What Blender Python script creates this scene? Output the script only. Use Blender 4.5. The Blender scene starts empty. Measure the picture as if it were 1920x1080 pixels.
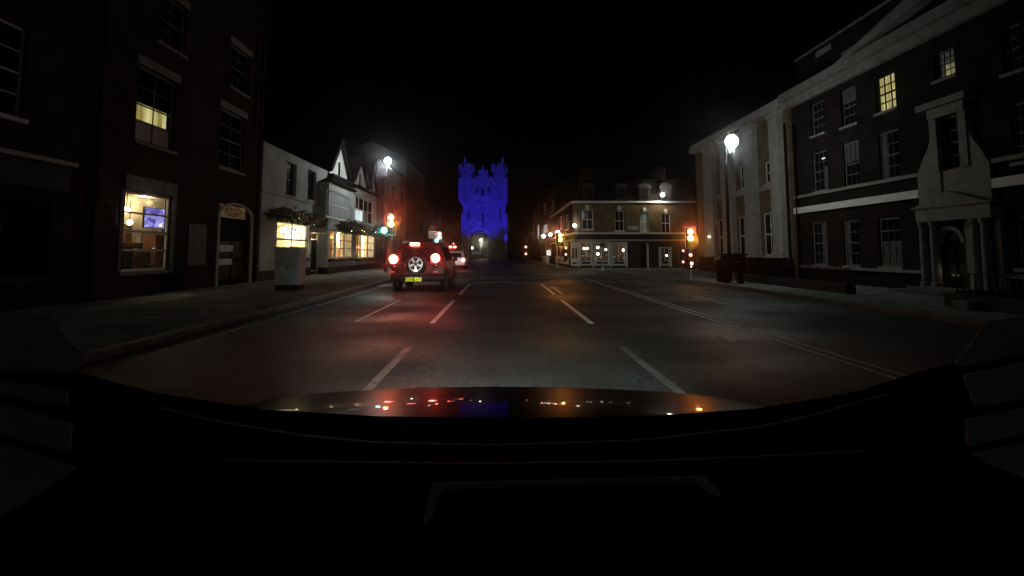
import bpy, bmesh, math, random
from mathutils import Vector, Matrix
random.seed(7)
R = math.radians
C = bpy.context.scene.collection
sc = bpy.context.scene

# ------------------------------------------------------------------ camera
EYE = 1.35
FPX, VPX, HOR, PITCH = 1000.0, 938.0, 473.0, R(5)
PPY = HOR - FPX * math.tan(PITCH)
cam_d = bpy.data.cameras.new('camera')
cam = bpy.data.objects.new('camera', cam_d)
C.objects.link(cam)
cam.location = (0, 0, EYE)
cam.rotation_euler = (R(90) + PITCH, 0, 0)
cam_d.sensor_width = 36
cam_d.lens = 36 * FPX / 1920
cam_d.shift_x = (960 - VPX) / 1920
cam_d.shift_y = -(540 - PPY) / 1920
cam_d.clip_start = 0.02
cam_d.clip_end = 2000
sc.camera = cam

# ------------------------------------------------------------------ night sky, added soft fill, exposure
world = bpy.data.worlds.new('World')
sc.world = world
world.use_nodes = True
wn = world.node_tree
bg = wn.nodes['Background']
sky = wn.nodes.new('ShaderNodeTexSky')
sky.sky_type = 'NISHITA'
sky.sun_disc = False
sky.sun_elevation = R(40)
sky.sun_rotation = R(180)
wn.links.new(sky.outputs[0], bg.inputs[0])
bg.inputs[1].default_value = 0.00006
sun_d = bpy.data.lights.new('night_fill', 'SUN')  # wide soft fill added in place of unseen town lamps
sun_d.energy = 0.026
sun_d.angle = R(100)
sun_d.color = (1, .97, .93)
sun = bpy.data.objects.new('night_fill', sun_d)
C.objects.link(sun)
sun.rotation_euler = (R(50), 0, 0)
sun.location = (0, -20, 40)
sc.view_settings.view_transform = 'Standard'
sc.view_settings.look = 'None'
sc.view_settings.exposure = 0
sc.view_settings.gamma = 1
sc.view_settings.use_curve_mapping = False
sc.cycles.max_bounces = 6
sc.cycles.sample_clamp_indirect = 3
sc.cycles.use_light_tree = True
sc.cycles.volume_bounces = 0

# ------------------------------------------------------------------ pixel -> place
cp, sp = math.cos(PITCH), math.sin(PITCH)
def ray(px, py):
    u, v = (px - VPX) / FPX, (py - PPY) / FPX
    return Vector((u, cp + v * sp, sp - v * cp))
def on_x(px, py, X):
    d = ray(px, py); t = X / d.x
    return Vector((X, d.y * t, EYE + d.z * t))
def on_y(px, py, Y):
    d = ray(px, py); t = Y / d.y
    return Vector((d.x * t, Y, EYE + d.z * t))
def on_z(px, py, Z):
    d = ray(px, py); t = (Z - EYE) / d.z
    return Vector((d.x * t, d.y * t, Z))

# ------------------------------------------------------------------ materials
def mat(name, col, rough=.7, spec=.3, metal=0, emit=None, es=0, coat=0):
    m = bpy.data.materials.new(name); m.use_nodes = True
    b = m.node_tree.nodes['Principled BSDF']
    b.inputs['Base Color'].default_value = (*col, 1)
    b.inputs['Roughness'].default_value = rough
    b.inputs['Specular IOR Level'].default_value = spec
    b.inputs['Metallic'].default_value = metal
    b.inputs['Coat Weight'].default_value = coat
    if emit:
        b.inputs['Emission Color'].default_value = (*emit, 1)
        b.inputs['Emission Strength'].default_value = es
    return m
def nodes(m):
    return m.node_tree.nodes, m.node_tree.links, m.node_tree.nodes['Principled BSDF']
def noisy(name, c1, c2, scale=3, rough=.8, bump=.2, bscale=40, spec=.06, rr=None, metal=0):
    """two colours mixed by a noise, plus a fine bump"""
    m = mat(name, c1, rough, spec, metal); N, L, b = nodes(m)
    g = N.new('ShaderNodeNewGeometry')
    n = N.new('ShaderNodeTexNoise'); n.inputs['Scale'].default_value = scale; n.inputs['Detail'].default_value = 6
    L.new(g.outputs['Position'], n.inputs['Vector'])
    r = N.new('ShaderNodeValToRGB')
    r.color_ramp.elements[0].position = .35; r.color_ramp.elements[1].position = .68
    r.color_ramp.elements[0].color = (*c1, 1); r.color_ramp.elements[1].color = (*c2, 1)
    L.new(n.outputs[0], r.inputs[0]); L.new(r.outputs[0], b.inputs['Base Color'])
    n2 = N.new('ShaderNodeTexNoise'); n2.inputs['Scale'].default_value = bscale; n2.inputs['Detail'].default_value = 4
    L.new(g.outputs['Position'], n2.inputs['Vector'])
    bp = N.new('ShaderNodeBump'); bp.inputs['Strength'].default_value = bump; bp.inputs['Distance'].default_value = .02
    L.new(n2.outputs[0], bp.inputs['Height']); L.new(bp.outputs[0], b.inputs['Normal'])
    if rr:
        mr = N.new('ShaderNodeMapRange'); mr.inputs['To Min'].default_value = rr[0]; mr.inputs['To Max'].default_value = rr[1]
        mr.inputs['From Min'].default_value = .3; mr.inputs['From Max'].default_value = .7
        L.new(n.outputs[0], mr.inputs['Value']); L.new(mr.outputs[0], b.inputs['Roughness'])
    return m
def coursed(name, c1, c2, mortar, bw, bh, ms=.012, rough=.85, flat=False, bump=.5):
    """bricks, stone blocks or slabs: course lines as fine relief"""
    m = mat(name, c1, rough, 0); N, L, b = nodes(m)
    g = N.new('ShaderNodeNewGeometry'); s = N.new('ShaderNodeSeparateXYZ'); L.new(g.outputs['Position'], s.inputs[0])
    k = N.new('ShaderNodeCombineXYZ')
    if flat:
        L.new(s.outputs[0], k.inputs[0]); L.new(s.outputs[1], k.inputs[1])
    else:
        a = N.new('ShaderNodeMath'); L.new(s.outputs[0], a.inputs[0]); L.new(s.outputs[1], a.inputs[1])
        L.new(a.outputs[0], k.inputs[0]); L.new(s.outputs[2], k.inputs[1])
    t = N.new('ShaderNodeTexBrick')
    t.inputs['Scale'].default_value = 1; t.inputs['Brick Width'].default_value = bw; t.inputs['Row Height'].default_value = bh
    t.inputs['Mortar Size'].default_value = ms; t.inputs['Color1'].default_value = (*c1, 1)
    t.inputs['Color2'].default_value = (*c2, 1); t.inputs['Mortar'].default_value = (*mortar, 1); t.inputs['Bias'].default_value = -.2
    L.new(k.outputs[0], t.inputs['Vector'])
    n = N.new('ShaderNodeTexNoise'); n.inputs['Scale'].default_value = 1.4; n.inputs['Detail'].default_value = 7
    L.new(g.outputs['Position'], n.inputs['Vector'])
    mr = N.new('ShaderNodeMapRange'); mr.inputs['From Min'].default_value = .3; mr.inputs['From Max'].default_value = .7
    mr.inputs['To Min'].default_value = .6; mr.inputs['To Max'].default_value = 1.1
    L.new(n.outputs[0], mr.inputs['Value'])
    mx = N.new('ShaderNodeVectorMath'); mx.operation = 'SCALE'
    L.new(t.outputs['Color'], mx.inputs[0]); L.new(mr.outputs[0], mx.inputs['Scale']); L.new(mx.outputs[0], b.inputs['Base Color'])
    iv = N.new('ShaderNodeMath'); iv.operation = 'SUBTRACT'; iv.inputs[0].default_value = 1; L.new(t.outputs['Fac'], iv.inputs[1])
    bp = N.new('ShaderNodeBump'); bp.inputs['Strength'].default_value = bump; bp.inputs['Distance'].default_value = .015
    L.new(iv.outputs[0], bp.inputs['Height']); L.new(bp.outputs[0], b.inputs['Normal'])
    return m
def emis(name, col, s):
    m = bpy.data.materials.new(name); m.use_nodes = True
    N, L = m.node_tree.nodes, m.node_tree.links
    N.remove(N['Principled BSDF'])
    e = N.new('ShaderNodeEmission'); e.inputs[0].default_value = (*col, 1); e.inputs[1].default_value = s
    L.new(e.outputs[0], N['Material Output'].inputs[0])
    return m
def emis_noise(name, c1, c2, s, scale=(1, 1, 1), lo=.35, hi=.65):
    m = emis(name, c1, s); N, L = m.node_tree.nodes, m.node_tree.links
    g = N.new('ShaderNodeNewGeometry'); v = N.new('ShaderNodeVectorMath'); v.operation = 'MULTIPLY'; v.inputs[1].default_value = scale
    L.new(g.outputs['Position'], v.inputs[0])
    n = N.new('ShaderNodeTexNoise'); n.inputs['Scale'].default_value = 1; n.inputs['Detail'].default_value = 4
    L.new(v.outputs[0], n.inputs['Vector'])
    r = N.new('ShaderNodeValToRGB'); r.color_ramp.elements[0].position = lo; r.color_ramp.elements[1].position = hi
    r.color_ramp.elements[0].color = (*c1, 1); r.color_ramp.elements[1].color = (*c2, 1)
    L.new(n.outputs[0], r.inputs[0]); L.new(r.outputs[0], N['Emission'].inputs[0])
    return m
def clear_glass(name, tint=(1, 1, 1), refl=.04):
    m = bpy.data.materials.new(name); m.use_nodes = True
    N, L = m.node_tree.nodes, m.node_tree.links; N.remove(N['Principled BSDF'])
    t = N.new('ShaderNodeBsdfTransparent'); t.inputs[0].default_value = (*tint, 1)
    g = N.new('ShaderNodeBsdfGlossy'); g.inputs['Roughness'].default_value = .03
    x = N.new('ShaderNodeMixShader'); x.inputs[0].default_value = refl
    L.new(t.outputs[0], x.inputs[1]); L.new(g.outputs[0], x.inputs[2]); L.new(x.outputs[0], N['Material Output'].inputs[0])
    return m

M = {}
# wet asphalt: patchy sheen, fine stone relief
def asphalt():
    m = mat('damp_asphalt', (.04, .04, .04), .6, .2); N, L, b = nodes(m)
    g = N.new('ShaderNodeNewGeometry')
    def noise(sc_, det=5, vec=None):
        n = N.new('ShaderNodeTexNoise'); n.inputs['Scale'].default_value = sc_; n.inputs['Detail'].default_value = det
        L.new(vec or g.outputs['Position'], n.inputs['Vector']); return n.outputs[0]
    def rng(x, a, c, d, e):
        r = N.new('ShaderNodeMapRange'); r.inputs['From Min'].default_value = a; r.inputs['From Max'].default_value = c
        r.inputs['To Min'].default_value = d; r.inputs['To Max'].default_value = e; L.new(x, r.inputs['Value']); return r.outputs[0]
    def mul(x, y):
        q = N.new('ShaderNodeMath'); q.operation = 'MULTIPLY'; L.new(x, q.inputs[0]); L.new(y, q.inputs[1]); return q.outputs[0]
    st = N.new('ShaderNodeVectorMath'); st.operation = 'MULTIPLY'; st.inputs[1].default_value = (1.1, .05, 1); L.new(g.outputs['Position'], st.inputs[0])
    tracks = noise(1.0, 3, st.outputs[0]); patch = noise(.35, 6); mid = noise(14, 6); grit = noise(60, 2)
    v = N.new('ShaderNodeTexVoronoi'); v.inputs['Scale'].default_value = .45; v.feature = 'DISTANCE_TO_EDGE'
    wv = N.new('ShaderNodeVectorMath'); wv.operation = 'ADD'; nz = N.new('ShaderNodeTexNoise'); nz.inputs['Scale'].default_value = 1.5; L.new(g.outputs['Position'], nz.inputs['Vector'])
    L.new(g.outputs['Position'], wv.inputs[0]); L.new(nz.outputs['Color'], wv.inputs[1]); L.new(wv.outputs[0], v.inputs['Vector'])
    crack = rng(v.outputs['Distance'], .0, .012, .45, 1)
    f = mul(mul(rng(tracks, .35, .65, .72, 1.2), rng(patch, .38, .62, .75, 1.15)), mul(mul(rng(mid, .3, .7, .5, 1.5), rng(grit, .3, .7, .45, 1.6)), crack))
    cs = N.new('ShaderNodeVectorMath'); cs.operation = 'SCALE'; cs.inputs[0].default_value = (.036, .038, .037); L.new(f, cs.inputs['Scale']); L.new(cs.outputs[0], b.inputs['Base Color'])
    L.new(rng(patch, .38, .62, .8, .5), b.inputs['Roughness'])
    bp = N.new('ShaderNodeBump'); bp.inputs['Strength'].default_value = .75; bp.inputs['Distance'].default_value = .012
    L.new(grit, bp.inputs['Height']); L.new(bp.outputs[0], b.inputs['Normal'])
    return m
M['asphalt'] = asphalt()
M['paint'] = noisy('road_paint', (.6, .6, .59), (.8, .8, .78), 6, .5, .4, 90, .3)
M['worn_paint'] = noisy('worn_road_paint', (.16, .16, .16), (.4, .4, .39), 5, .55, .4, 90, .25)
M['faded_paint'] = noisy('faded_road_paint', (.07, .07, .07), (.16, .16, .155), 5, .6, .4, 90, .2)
M['line_paint'] = noisy('old_line_paint', (.22, .22, .215), (.48, .48, .47), 5, .55, .4, 90, .3)
M['paving'] = coursed('concrete_paving', (.27, .265, .25), (.34, .33, .31), (.07, .07, .065), .6, .45, .012, .6, True, .4)
M['kerb'] = noisy('kerb_stone', (.13, .13, .125), (.21, .205, .2), 4, .6, .3, 60)
M['dark_brick'] = coursed('dark_brick', (.045, .030, .025), (.065, .042, .034), (.06, .055, .05), .225, .075)
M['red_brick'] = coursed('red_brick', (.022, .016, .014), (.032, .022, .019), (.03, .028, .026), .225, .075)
M['bank_brick'] = coursed('brown_brick', (.24, .16, .09), (.30, .2, .12), (.22, .19, .15), .225, .075)
M['pub_brick'] = coursed('buff_brick', (.16, .11, .055), (.21, .145, .07), (.14, .12, .09), .225, .075)
M['limestone'] = coursed('limestone', (.36, .33, .28), (.46, .42, .36), (.2, .18, .16), .7, .32, .02, .9)
M['stone'] = noisy('pale_stone', (.36, .35, .33), (.5, .485, .455), 2.5, .85, .25, 30)
M['old_stone'] = noisy('weathered_stone', (.19, .185, .175), (.28, .27, .255), 2.5, .85, .25, 30)
M['dull_white'] = noisy('dull_white_paint', (.09, .09, .088), (.16, .16, .156), 4, .6, .1, 40)
M['render'] = noisy('white_render', (.56, .55, .53), (.72, .71, .69), 1.2, .85, .35, 25)
M['white'] = noisy('white_paint', (.62, .61, .59), (.75, .74, .72), 5, .45, .08, 50)
M['cream'] = noisy('cream_paint', (.72, .6, .42), (.82, .72, .54), 2, .7, .1, 30)
M['dull_render'] = noisy('weathered_render', (.34, .335, .325), (.48, .475, .465), 1.2, .9, .35, 25)
M['house_brick'] = coursed('plain_red_brick', (.22, .10, .07), (.28, .14, .09), (.2, .17, .15), .225, .075)
M['matt_black'] = mat('matt_black_paint', (.01, .01, .01), .9, 0)
M['black'] = noisy('black_paint', (.012, .012, .012), (.02, .02, .02), 8, .4, .1, 60)
M['charcoal'] = noisy('charcoal_paint', (.03, .03, .032), (.05, .05, .05), 6, .5, .1, 60)
M['slate'] = coursed('roof_slate', (.018, .019, .021), (.028, .029, .031), (.01, .01, .01), .3, .2, .012, .6)
M['glass'] = mat('dark_glass', (.006, .007, .008), .08, .16)
M['old_glass'] = mat('old_window_glass', (.006, .007, .008), .15, 0)
M['blind'] = noisy('window_blind', (.35, .34, .31), (.45, .44, .4), 3, .8, .1, 30)
M['clear'] = clear_glass('window_glass')
M['grey_metal'] = noisy('grey_metal', (.28, .29, .29), (.40, .41, .41), 2.5, .6, .15, 30, .15)
M['pole'] = noisy('galvanised_steel', (.24, .24, .24), (.33, .33, .33), 6, .45, .1, 40, .5, None, .5)
M['dark_pole'] = noisy('black_steel', (.02, .02, .022), (.035, .035, .035), 6, .4, .1, 40, .5)
M['rubber'] = noisy('rubber', (.012, .012, .012), (.022, .022, .022), 12, .8, .3, 60)
M['alloy'] = noisy('alloy', (.62, .63, .65), (.72, .73, .75), 9, .35, .03, 40, .5, None, .35)
M['dash'] = noisy('dash_plastic', (.003, .003, .003), (.005, .005, .005), 30, .9, .5, 600, 0)
M['dash_painted_light'] = noisy('dash_painted_light', (.26, .25, .245), (.40, .385, .38), 9, .6, .2, 300)  # pale tone stands in for light caught by dash edges and pillars
M['bonnet'] = clear_glass('black_gloss_paint', (0, 0, 0), .085)
M['bonnet'].node_tree.nodes['Transparent BSDF'].inputs[0].default_value = (0, 0, 0, 1)
bn_, bl_ = M['bonnet'].node_tree.nodes, M['bonnet'].node_tree.links
bn_['Glossy BSDF'].inputs['Roughness'].default_value = .02
g2 = bn_.new('ShaderNodeBsdfGlossy'); g2.inputs['Roughness'].default_value = .3; g2.inputs['Color'].default_value = (.05, .05, .05, 1)
ad = bn_.new('ShaderNodeAddShader'); bl_.new(bn_['Mix Shader'].outputs[0], ad.inputs[0]); bl_.new(g2.outputs[0], ad.inputs[1]); bl_.new(ad.outputs[0], bn_['Material Output'].inputs[0])
M['suv_paint'] = mat('dark_red_paint', (.05, .004, .004), .45, .3)
M['white_car'] = mat('silver_white_paint', (.62, .66, .68), .3, .5, coat=.4)
M['leaf'] = noisy('leaves', (.02, .026, .011), (.042, .042, .02), 7, .6, .1, 30)
M['wood'] = noisy('brown_wood', (.10, .05, .02), (.2, .11, .05), 5, .5, .2, 30)
M['terracotta'] = noisy('terracotta', (.28, .12, .07), (.34, .16, .1), 5, .8, .1, 40)
M['plate_yellow'] = mat('plate_yellow', (.80, .86, .05), .4, .4)
M['plate_text'] = mat('plate_lettering', (.14, .18, .01), .5, .3)
M['red_lens'] = emis('lit_red_lens', (1, .22, .12), 26)
M['amber_lens'] = emis('lit_amber_lens', (1, .66, .12), 26)
M['green_lens'] = emis('lit_green_lens', (.22, .9, .85), 7)
M['red_rim'] = emis('red_lens_halo', (1, .05, .02), 2.2)
M['amber_rim'] = emis('amber_lens_halo', (1, .42, .0), 2.2)
M['green_rim'] = emis('green_lens_halo', (.0, .55, .6), 1.6)
M['man_lens'] = emis('lit_red_figure', (1, .42, .32), 3.2)
M['tail_lens'] = emis('lit_tail_lamp', (1, .22, .15), 16)
M['off_red'] = mat('unlit_red_lens', (.08, .006, .005), .2, .5)
M['off_green'] = mat('unlit_green_lens', (.01, .035, .02), .2, .5)
M['off_amber'] = mat('unlit_amber_lens', (.09, .04, .005), .2, .5)
M['led'] = emis('street_lamp_led', (.90, 1, .98), 30)
M['bulb'] = emis('white_bulb', (1, .96, .86), 8)
M['warm_bulb'] = emis('warm_bulb', (1, .85, .55), 7)
M['lit_curtain'] = emis_noise('lit_curtain', (.20, .165, .04), (.62, .56, .24), 1.0, (3, 3.2, .6))
M['dim_curtain'] = emis_noise('dim_curtain', (.07, .06, .04), (.26, .24, .11), 1.0, (3, 2.5, .9))
M['lit_blind'] = emis_noise('lit_white_blind', (.62, .78, .76), (.85, .98, .95), 1.0, (.5, .8, .4))
M['blue_light'] = emis('blue_window_light', (.10, .09, .75), .8)
M['tv_purple'] = emis_noise('television_picture', (.05, .035, .33), (.50, .48, 1.0), 1.0, (5, 4, 6), .35, .62)
M['tv_white'] = emis_noise('television_match', (.32, .31, .5), (1.0, .98, 1.0), 1.5, (3, 4, 7), .38, .55)
M['lit_sign'] = emis('lit_notice', (1, .95, .9), .8)

# ------------------------------------------------------------------ mesh building
WL = {}
class MB:
    def __init__(s, tf=None):
        s.v, s.f, s.tf = [], [], tf
    def add(s, vs, fs):
        o = len(s.v)
        s.v += [tuple(s.tf(*p)) if s.tf else tuple(p) for p in vs]
        s.f += [[i + o for i in f] for f in fs]
        return s
    def box(s, a0, a1, b0, b1, c0, c1):
        return s.add([(a, b, c) for c in (c0, c1) for b in (b0, b1) for a in (a0, a1)],
                     [(0, 1, 3, 2), (4, 6, 7, 5), (0, 4, 5, 1), (2, 3, 7, 6), (0, 2, 6, 4), (1, 5, 7, 3)])
    def prism(s, pts, b0, b1):
        """polygon of (a, c) pushed from b0 to b1"""
        n = len(pts)
        return s.add([(a, b0, c) for a, c in pts] + [(a, b1, c) for a, c in pts],
                     [list(range(n))[::-1], list(range(n, 2 * n))] + [(i, (i + 1) % n, n + (i + 1) % n, n + i) for i in range(n)])
    def slab(s, pts, z0, z1):
        n = len(pts)
        return s.add([(a, b, z0) for a, b in pts] + [(a, b, z1) for a, b in pts],
                     [list(range(n))[::-1], list(range(n, 2 * n))] + [(i, (i + 1) % n, n + (i + 1) % n, n + i) for i in range(n)])
    def loops(s, rings, caps=True):
        n = len(rings[0]); vs = [p for r in rings for p in r]; fs = []
        for k in range(len(rings) - 1):
            for i in range(n):
                j = (i + 1) % n
                fs.append((k * n + i, k * n + j, (k + 1) * n + j, (k + 1) * n + i))
        if caps:
            fs.append(list(range(n))[::-1]); fs.append([(len(rings) - 1) * n + i for i in range(n)])
        return s.add(vs, fs)
    def tube(s, pts, r, n=8):
        pts = [Vector(p) for p in pts]; rs = r if isinstance(r, (list, tuple)) else [r] * len(pts); rings = []
        for k, p in enumerate(pts):
            d = (pts[min(k + 1, len(pts) - 1)] - pts[max(k - 1, 0)]).normalized()
            up = Vector((0, 0, 1)) if abs(d.z) < .9 else Vector((1, 0, 0))
            a = d.cross(up).normalized(); b = a.cross(d)
            rings.append([p + (a * math.cos(t) + b * math.sin(t)) * rs[k] for t in [2 * math.pi * i / n for i in range(n)]])
        return s.loops(rings)
    def lathe(s, c, prof, axis='y', n=20):
        """prof: (distance along axis, radius)"""
        rings = []
        for h, r in prof:
            ring = []
            for i in range(n):
                t = 2 * math.pi * i / n; a, b = r * math.cos(t), r * math.sin(t)
                ring.append({'y': (c[0] + a, c[1] + h, c[2] + b), 'z': (c[0] + a, c[1] + b, c[2] + h), 'x': (c[0] + h, c[1] + a, c[2] + b)}[axis])
            rings.append(ring)
        return s.loops(rings)
    def ball(s, c, r, n=12, sz=1):
        k = n // 2
        return s.lathe(c, [(-r * sz * math.cos(math.pi * i / k), max(.001, r * math.sin(math.pi * i / k))) for i in range(k + 1)], 'z', n)
    def build(s, name, m, parent=None, smooth=False, bevel=0):
        me = bpy.data.meshes.new(name)
        xs = [p[0] for p in s.v]; ys = [p[1] for p in s.v]; zs = [p[2] for p in s.v]
        c = Vector(((min(xs) + max(xs)) / 2, (min(ys) + max(ys)) / 2, min(zs)))
        me.from_pydata([Vector(p) - c for p in s.v], [], s.f)
        bm = bmesh.new(); bm.from_mesh(me)
        bmesh.ops.recalc_face_normals(bm, faces=bm.faces)
        if bevel:
            bmesh.ops.bevel(bm, geom=[e for e in bm.edges if len(e.link_faces) == 2 and e.calc_face_angle(0) > .6], offset=bevel, segments=2, affect='EDGES', profile=.5)
        bm.to_mesh(me); bm.free()
        if smooth:
            for p in me.polygons: p.use_smooth = True
            me.set_sharp_from_angle(angle=R(40))
        me.materials.append(m)
        return place(bpy.data.objects.new(name, me), c, parent)
def place(o, c, parent=None):
    C.objects.link(o)
    if parent:
        o.parent = parent; o.location = c - WL[parent.name]
    else:
        o.location = c
    WL[o.name] = Vector(c)
    return o
def tag(o, label=None, cat=None, group=None, kind=None):
    if label: o['label'] = label
    if cat: o['category'] = cat
    if group: o['group'] = group
    if kind: o['kind'] = kind
    return o
def thing(name, label, cat, loc, group=None):
    return tag(place(bpy.data.objects.new(name, None), Vector(loc)), label, cat, group)
def lamp(name, kind, loc, power, col, parent, size=.05, aim=None, cone=None, blend=.4):
    d = bpy.data.lights.new(name, kind); d.energy = power; d.color = col
    d.shadow_soft_size = size
    if kind == 'SPOT': d.spot_size = R(cone); d.spot_blend = blend
    o = place(bpy.data.objects.new(name, d), Vector(loc), parent)
    if aim is not None:
        o.rotation_euler = (Vector(aim) - Vector(loc)).to_track_quat('-Z', 'Y').to_euler()
    return o

class Front:
    """a wall plane: s runs along it, n sticks out of it, z is up"""
    def __init__(s, axis, at, sign):
        s.axis, s.at, s.sign = axis, at, sign
    def __call__(s, a, n, z):
        return (s.at + s.sign * n, a, z) if s.axis == 'x' else (a, s.at + s.sign * n, z)
    def px(s, x, y):
        p = on_x(x, y, s.at) if s.axis == 'x' else on_y(x, y, s.at)
        return (p.y if s.axis == 'x' else p.x), p.z
    def rect(s, l, r, t, b):
        m, c = (t + b) / 2, (l + r) / 2
        a0, a1 = s.px(l, m)[0], s.px(r, m)[0]
        return min(a0, a1), max(a0, a1), s.px(c, b)[1], s.px(c, t)[1]

def wall(fr, parent, m, s0, s1, z0, z1, holes=(), depth=.22, name='wall', n=0):
    b = MB(fr)
    S = sorted({s0, s1} | {min(max(h[i], s0), s1) for h in holes for i in (0, 1)})
    Z = sorted({z0, z1} | {min(max(h[i], z0), z1) for h in holes for i in (2, 3)})
    for i in range(len(S) - 1):
        for j in range(len(Z) - 1):
            cs, cz = (S[i] + S[i + 1]) / 2, (Z[j] + Z[j + 1]) / 2
            if any(h[0] < cs < h[1] and h[2] < cz < h[3] for h in holes): continue
            b.add([(S[i], n, Z[j]), (S[i + 1], n, Z[j]), (S[i + 1], n, Z[j + 1]), (S[i], n, Z[j + 1])], [(0, 1, 2, 3)])
    for a0, a1, c0, c1 in holes:
        for p, q in (((a0, c0), (a1, c0)), ((a1, c0), (a1, c1)), ((a1, c1), (a0, c1)), ((a0, c1), (a0, c0))):
            b.add([(p[0], n, p[1]), (q[0], n, q[1]), (q[0], n - depth, q[1]), (p[0], n - depth, p[1])], [(0, 1, 2, 3)])
    return b.build(name, m, parent)
def shell(fr, parent, wm, rm, s0, s1, z1, deep, rise, name_roof='roof', eave=.25, z0=0, ends=(1, 1)):
    """end walls, back wall and a ridge roof along the street"""
    if ends[0]: MB(fr).box(s0, s0 + .2, -deep, -.01, z0, z1).build('end_wall', wm, parent)
    if ends[1]: MB(fr).box(s1 - .2, s1, -deep, -.01, z0, z1).build('end_wall', wm, parent)
    MB(fr).box(s0 + .2, s1 - .2, -deep, -deep + .2, z0, z1).build('back_wall', wm, parent)
    b = MB(fr)
    pr = [(eave, z1 + .02), (-deep / 2, z1 + rise), (-deep - eave, z1 + .02)]
    b.add([(s0, n, z) for n, z in pr] + [(s1, n, z) for n, z in pr], [(0, 2, 1), (3, 4, 5), (0, 1, 4, 3), (1, 2, 5, 4), (2, 0, 3, 5)])
    return b.build(name_roof, rm, parent)
def window(fr, parent, rc, rows=4, cols=3, fm=None, pm=None, recess=.10, fw=.055, bar=.028, vbar=None, sill=.08, name='window', sm=None, n=0):
    fm, pm = fm or M['white'], pm or M['glass']
    s0, s1, z0, z1 = rc; o = n - recess; vbar = vbar or bar
    b = MB(fr)
    b.box(s0, s0 + fw, o - .06, o, z0, z1).box(s1 - fw, s1, o - .06, o, z0, z1)
    b.box(s0 + fw, s1 - fw, o - .06, o - .002, z0, z0 + fw).box(s0 + fw, s1 - fw, o - .06, o - .002, z1 - fw, z1)
    a0, a1, c0, c1 = s0 + fw, s1 - fw, z0 + fw, z1 - fw
    pw, ph = (a1 - a0) / cols, (c1 - c0) / rows
    for i in range(1, cols): b.box(a0 + i * pw - vbar / 2, a0 + i * pw + vbar / 2, o - .055, o - .006, c0, c1)
    for j in range(1, rows):
        t = bar * (1.6 if rows > 1 and j == rows // 2 else 1)
        b.box(a0, a1, o - .053, o - .010, c0 + j * ph - t / 2, c0 + j * ph + t / 2)
    w = b.build(name, fm, parent)
    base = None
    for i in range(cols):
        for j in range(rows):
            if base is None:
                p = base = MB(fr).box(a0 + i * pw + .004, a0 + (i + 1) * pw - .004, o - .040, o - .032, c0 + j * ph + .004, c0 + (j + 1) * ph - .004).build('pane', pm, w)
                p0 = Vector(fr(a0, o, c0))
            else:
                p = bpy.data.objects.new('pane', base.data)
                place(p, WL[base.name] + Vector(fr(a0 + i * pw, o, c0 + j * ph)) - p0, w)
    if sill: MB(fr).box(s0 - .06, s1 + .06, n + .002, n + sill, z0 - .09, z0).build('sill', sm or fm, w)
    return w
def room(fr, parent, rc, deep, wm, fm=None, n=-.24, cm=None, pad=.25, name='room'):
    s0, s1, z0, z1 = rc; s0 -= pad; s1 += pad; z0 -= .1; z1 += .12
    q = [((s0, n - deep), (s1, n - deep))]
    b = MB(fr)
    b.add([(s0, n - deep, z0), (s1, n - deep, z0), (s1, n - deep, z1), (s0, n - deep, z1)], [(0, 1, 2, 3)])
    for s in (s0, s1): b.add([(s, n, z0), (s, n - deep, z0), (s, n - deep, z1), (s, n, z1)], [(0, 1, 2, 3)])
    for z in (z0, z1): b.add([(s0, n, z), (s1, n, z), (s1, n - deep, z), (s0, n - deep, z)], [(0, 1, 2, 3)])
    # inside face of the street wall round the opening
    r0, r1, y0, y1 = rc
    for a0, a1, c0, c1 in ((s0, r0, z0, z1), (r1, s1, z0, z1), (r0, r1, z0, y0), (r0, r1, y1, z1)):
        b.add([(a0, n, c0), (a1, n, c0), (a1, n, c1), (a0, n, c1)], [(0, 1, 2, 3)])
    return b.build(name, wm, parent)

FL, FR = Front('x', -10.3, 1), Front('x', 13.5, -1)
YG = 42.0
FG, FS = Front('y', YG, -1), Front('x', 5.75, -1)
YT = 95.0

# ================================================================== ground
KERB_R = [(8.6, -8), (8.6, 26), (8.3, 32), (7.0, 37.5), (4.9, 43.5), (4.2, 52), (3.6, 93.5)]
KL = -5.0
tag(MB().add([(-400, -60, 0), (400, -60, 0), (400, 700, 0), (-400, 700, 0)], [(0, 1, 2, 3)]).build('ground', M['asphalt']), kind='structure')
tag(MB().add([(-400, -60, .004), (400, -60, .004)][:0] + [(KL, -8, .004), (8.6, -8, .004)] + [(x, y, .004) for x, y in KERB_R[1:]] + [(KL, 93.5, .004)],
             [list(range(3 + len(KERB_R) - 1))]).build('road', M['asphalt']), kind='structure')
tag(MB().slab([(-10.6, -8), (KL - .15, -8), (KL - .15, 93), (-10.6, 93)], .008, .12).build('pavement', M['paving']), kind='structure')
tag(MB().box(KL - .15, KL, -8, 93, .006, .125).build('kerb', M['kerb'], bevel=.02), kind='structure')
ki = [(x + .15, y) for x, y in KERB_R]
tag(MB().slab(ki + [(40, 93.5), (40, -8)], .008, .12).build('pavement', M['paving']), kind='structure')
kb = MB()
for k in range(len(KERB_R) - 1):
    a, b_, c, d = KERB_R[k], KERB_R[k + 1], ki[k + 1], ki[k]
    kb.slab([a, b_, c, d], .006, .125)
tag(kb.build('kerb', M['kerb']), kind='structure')

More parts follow.
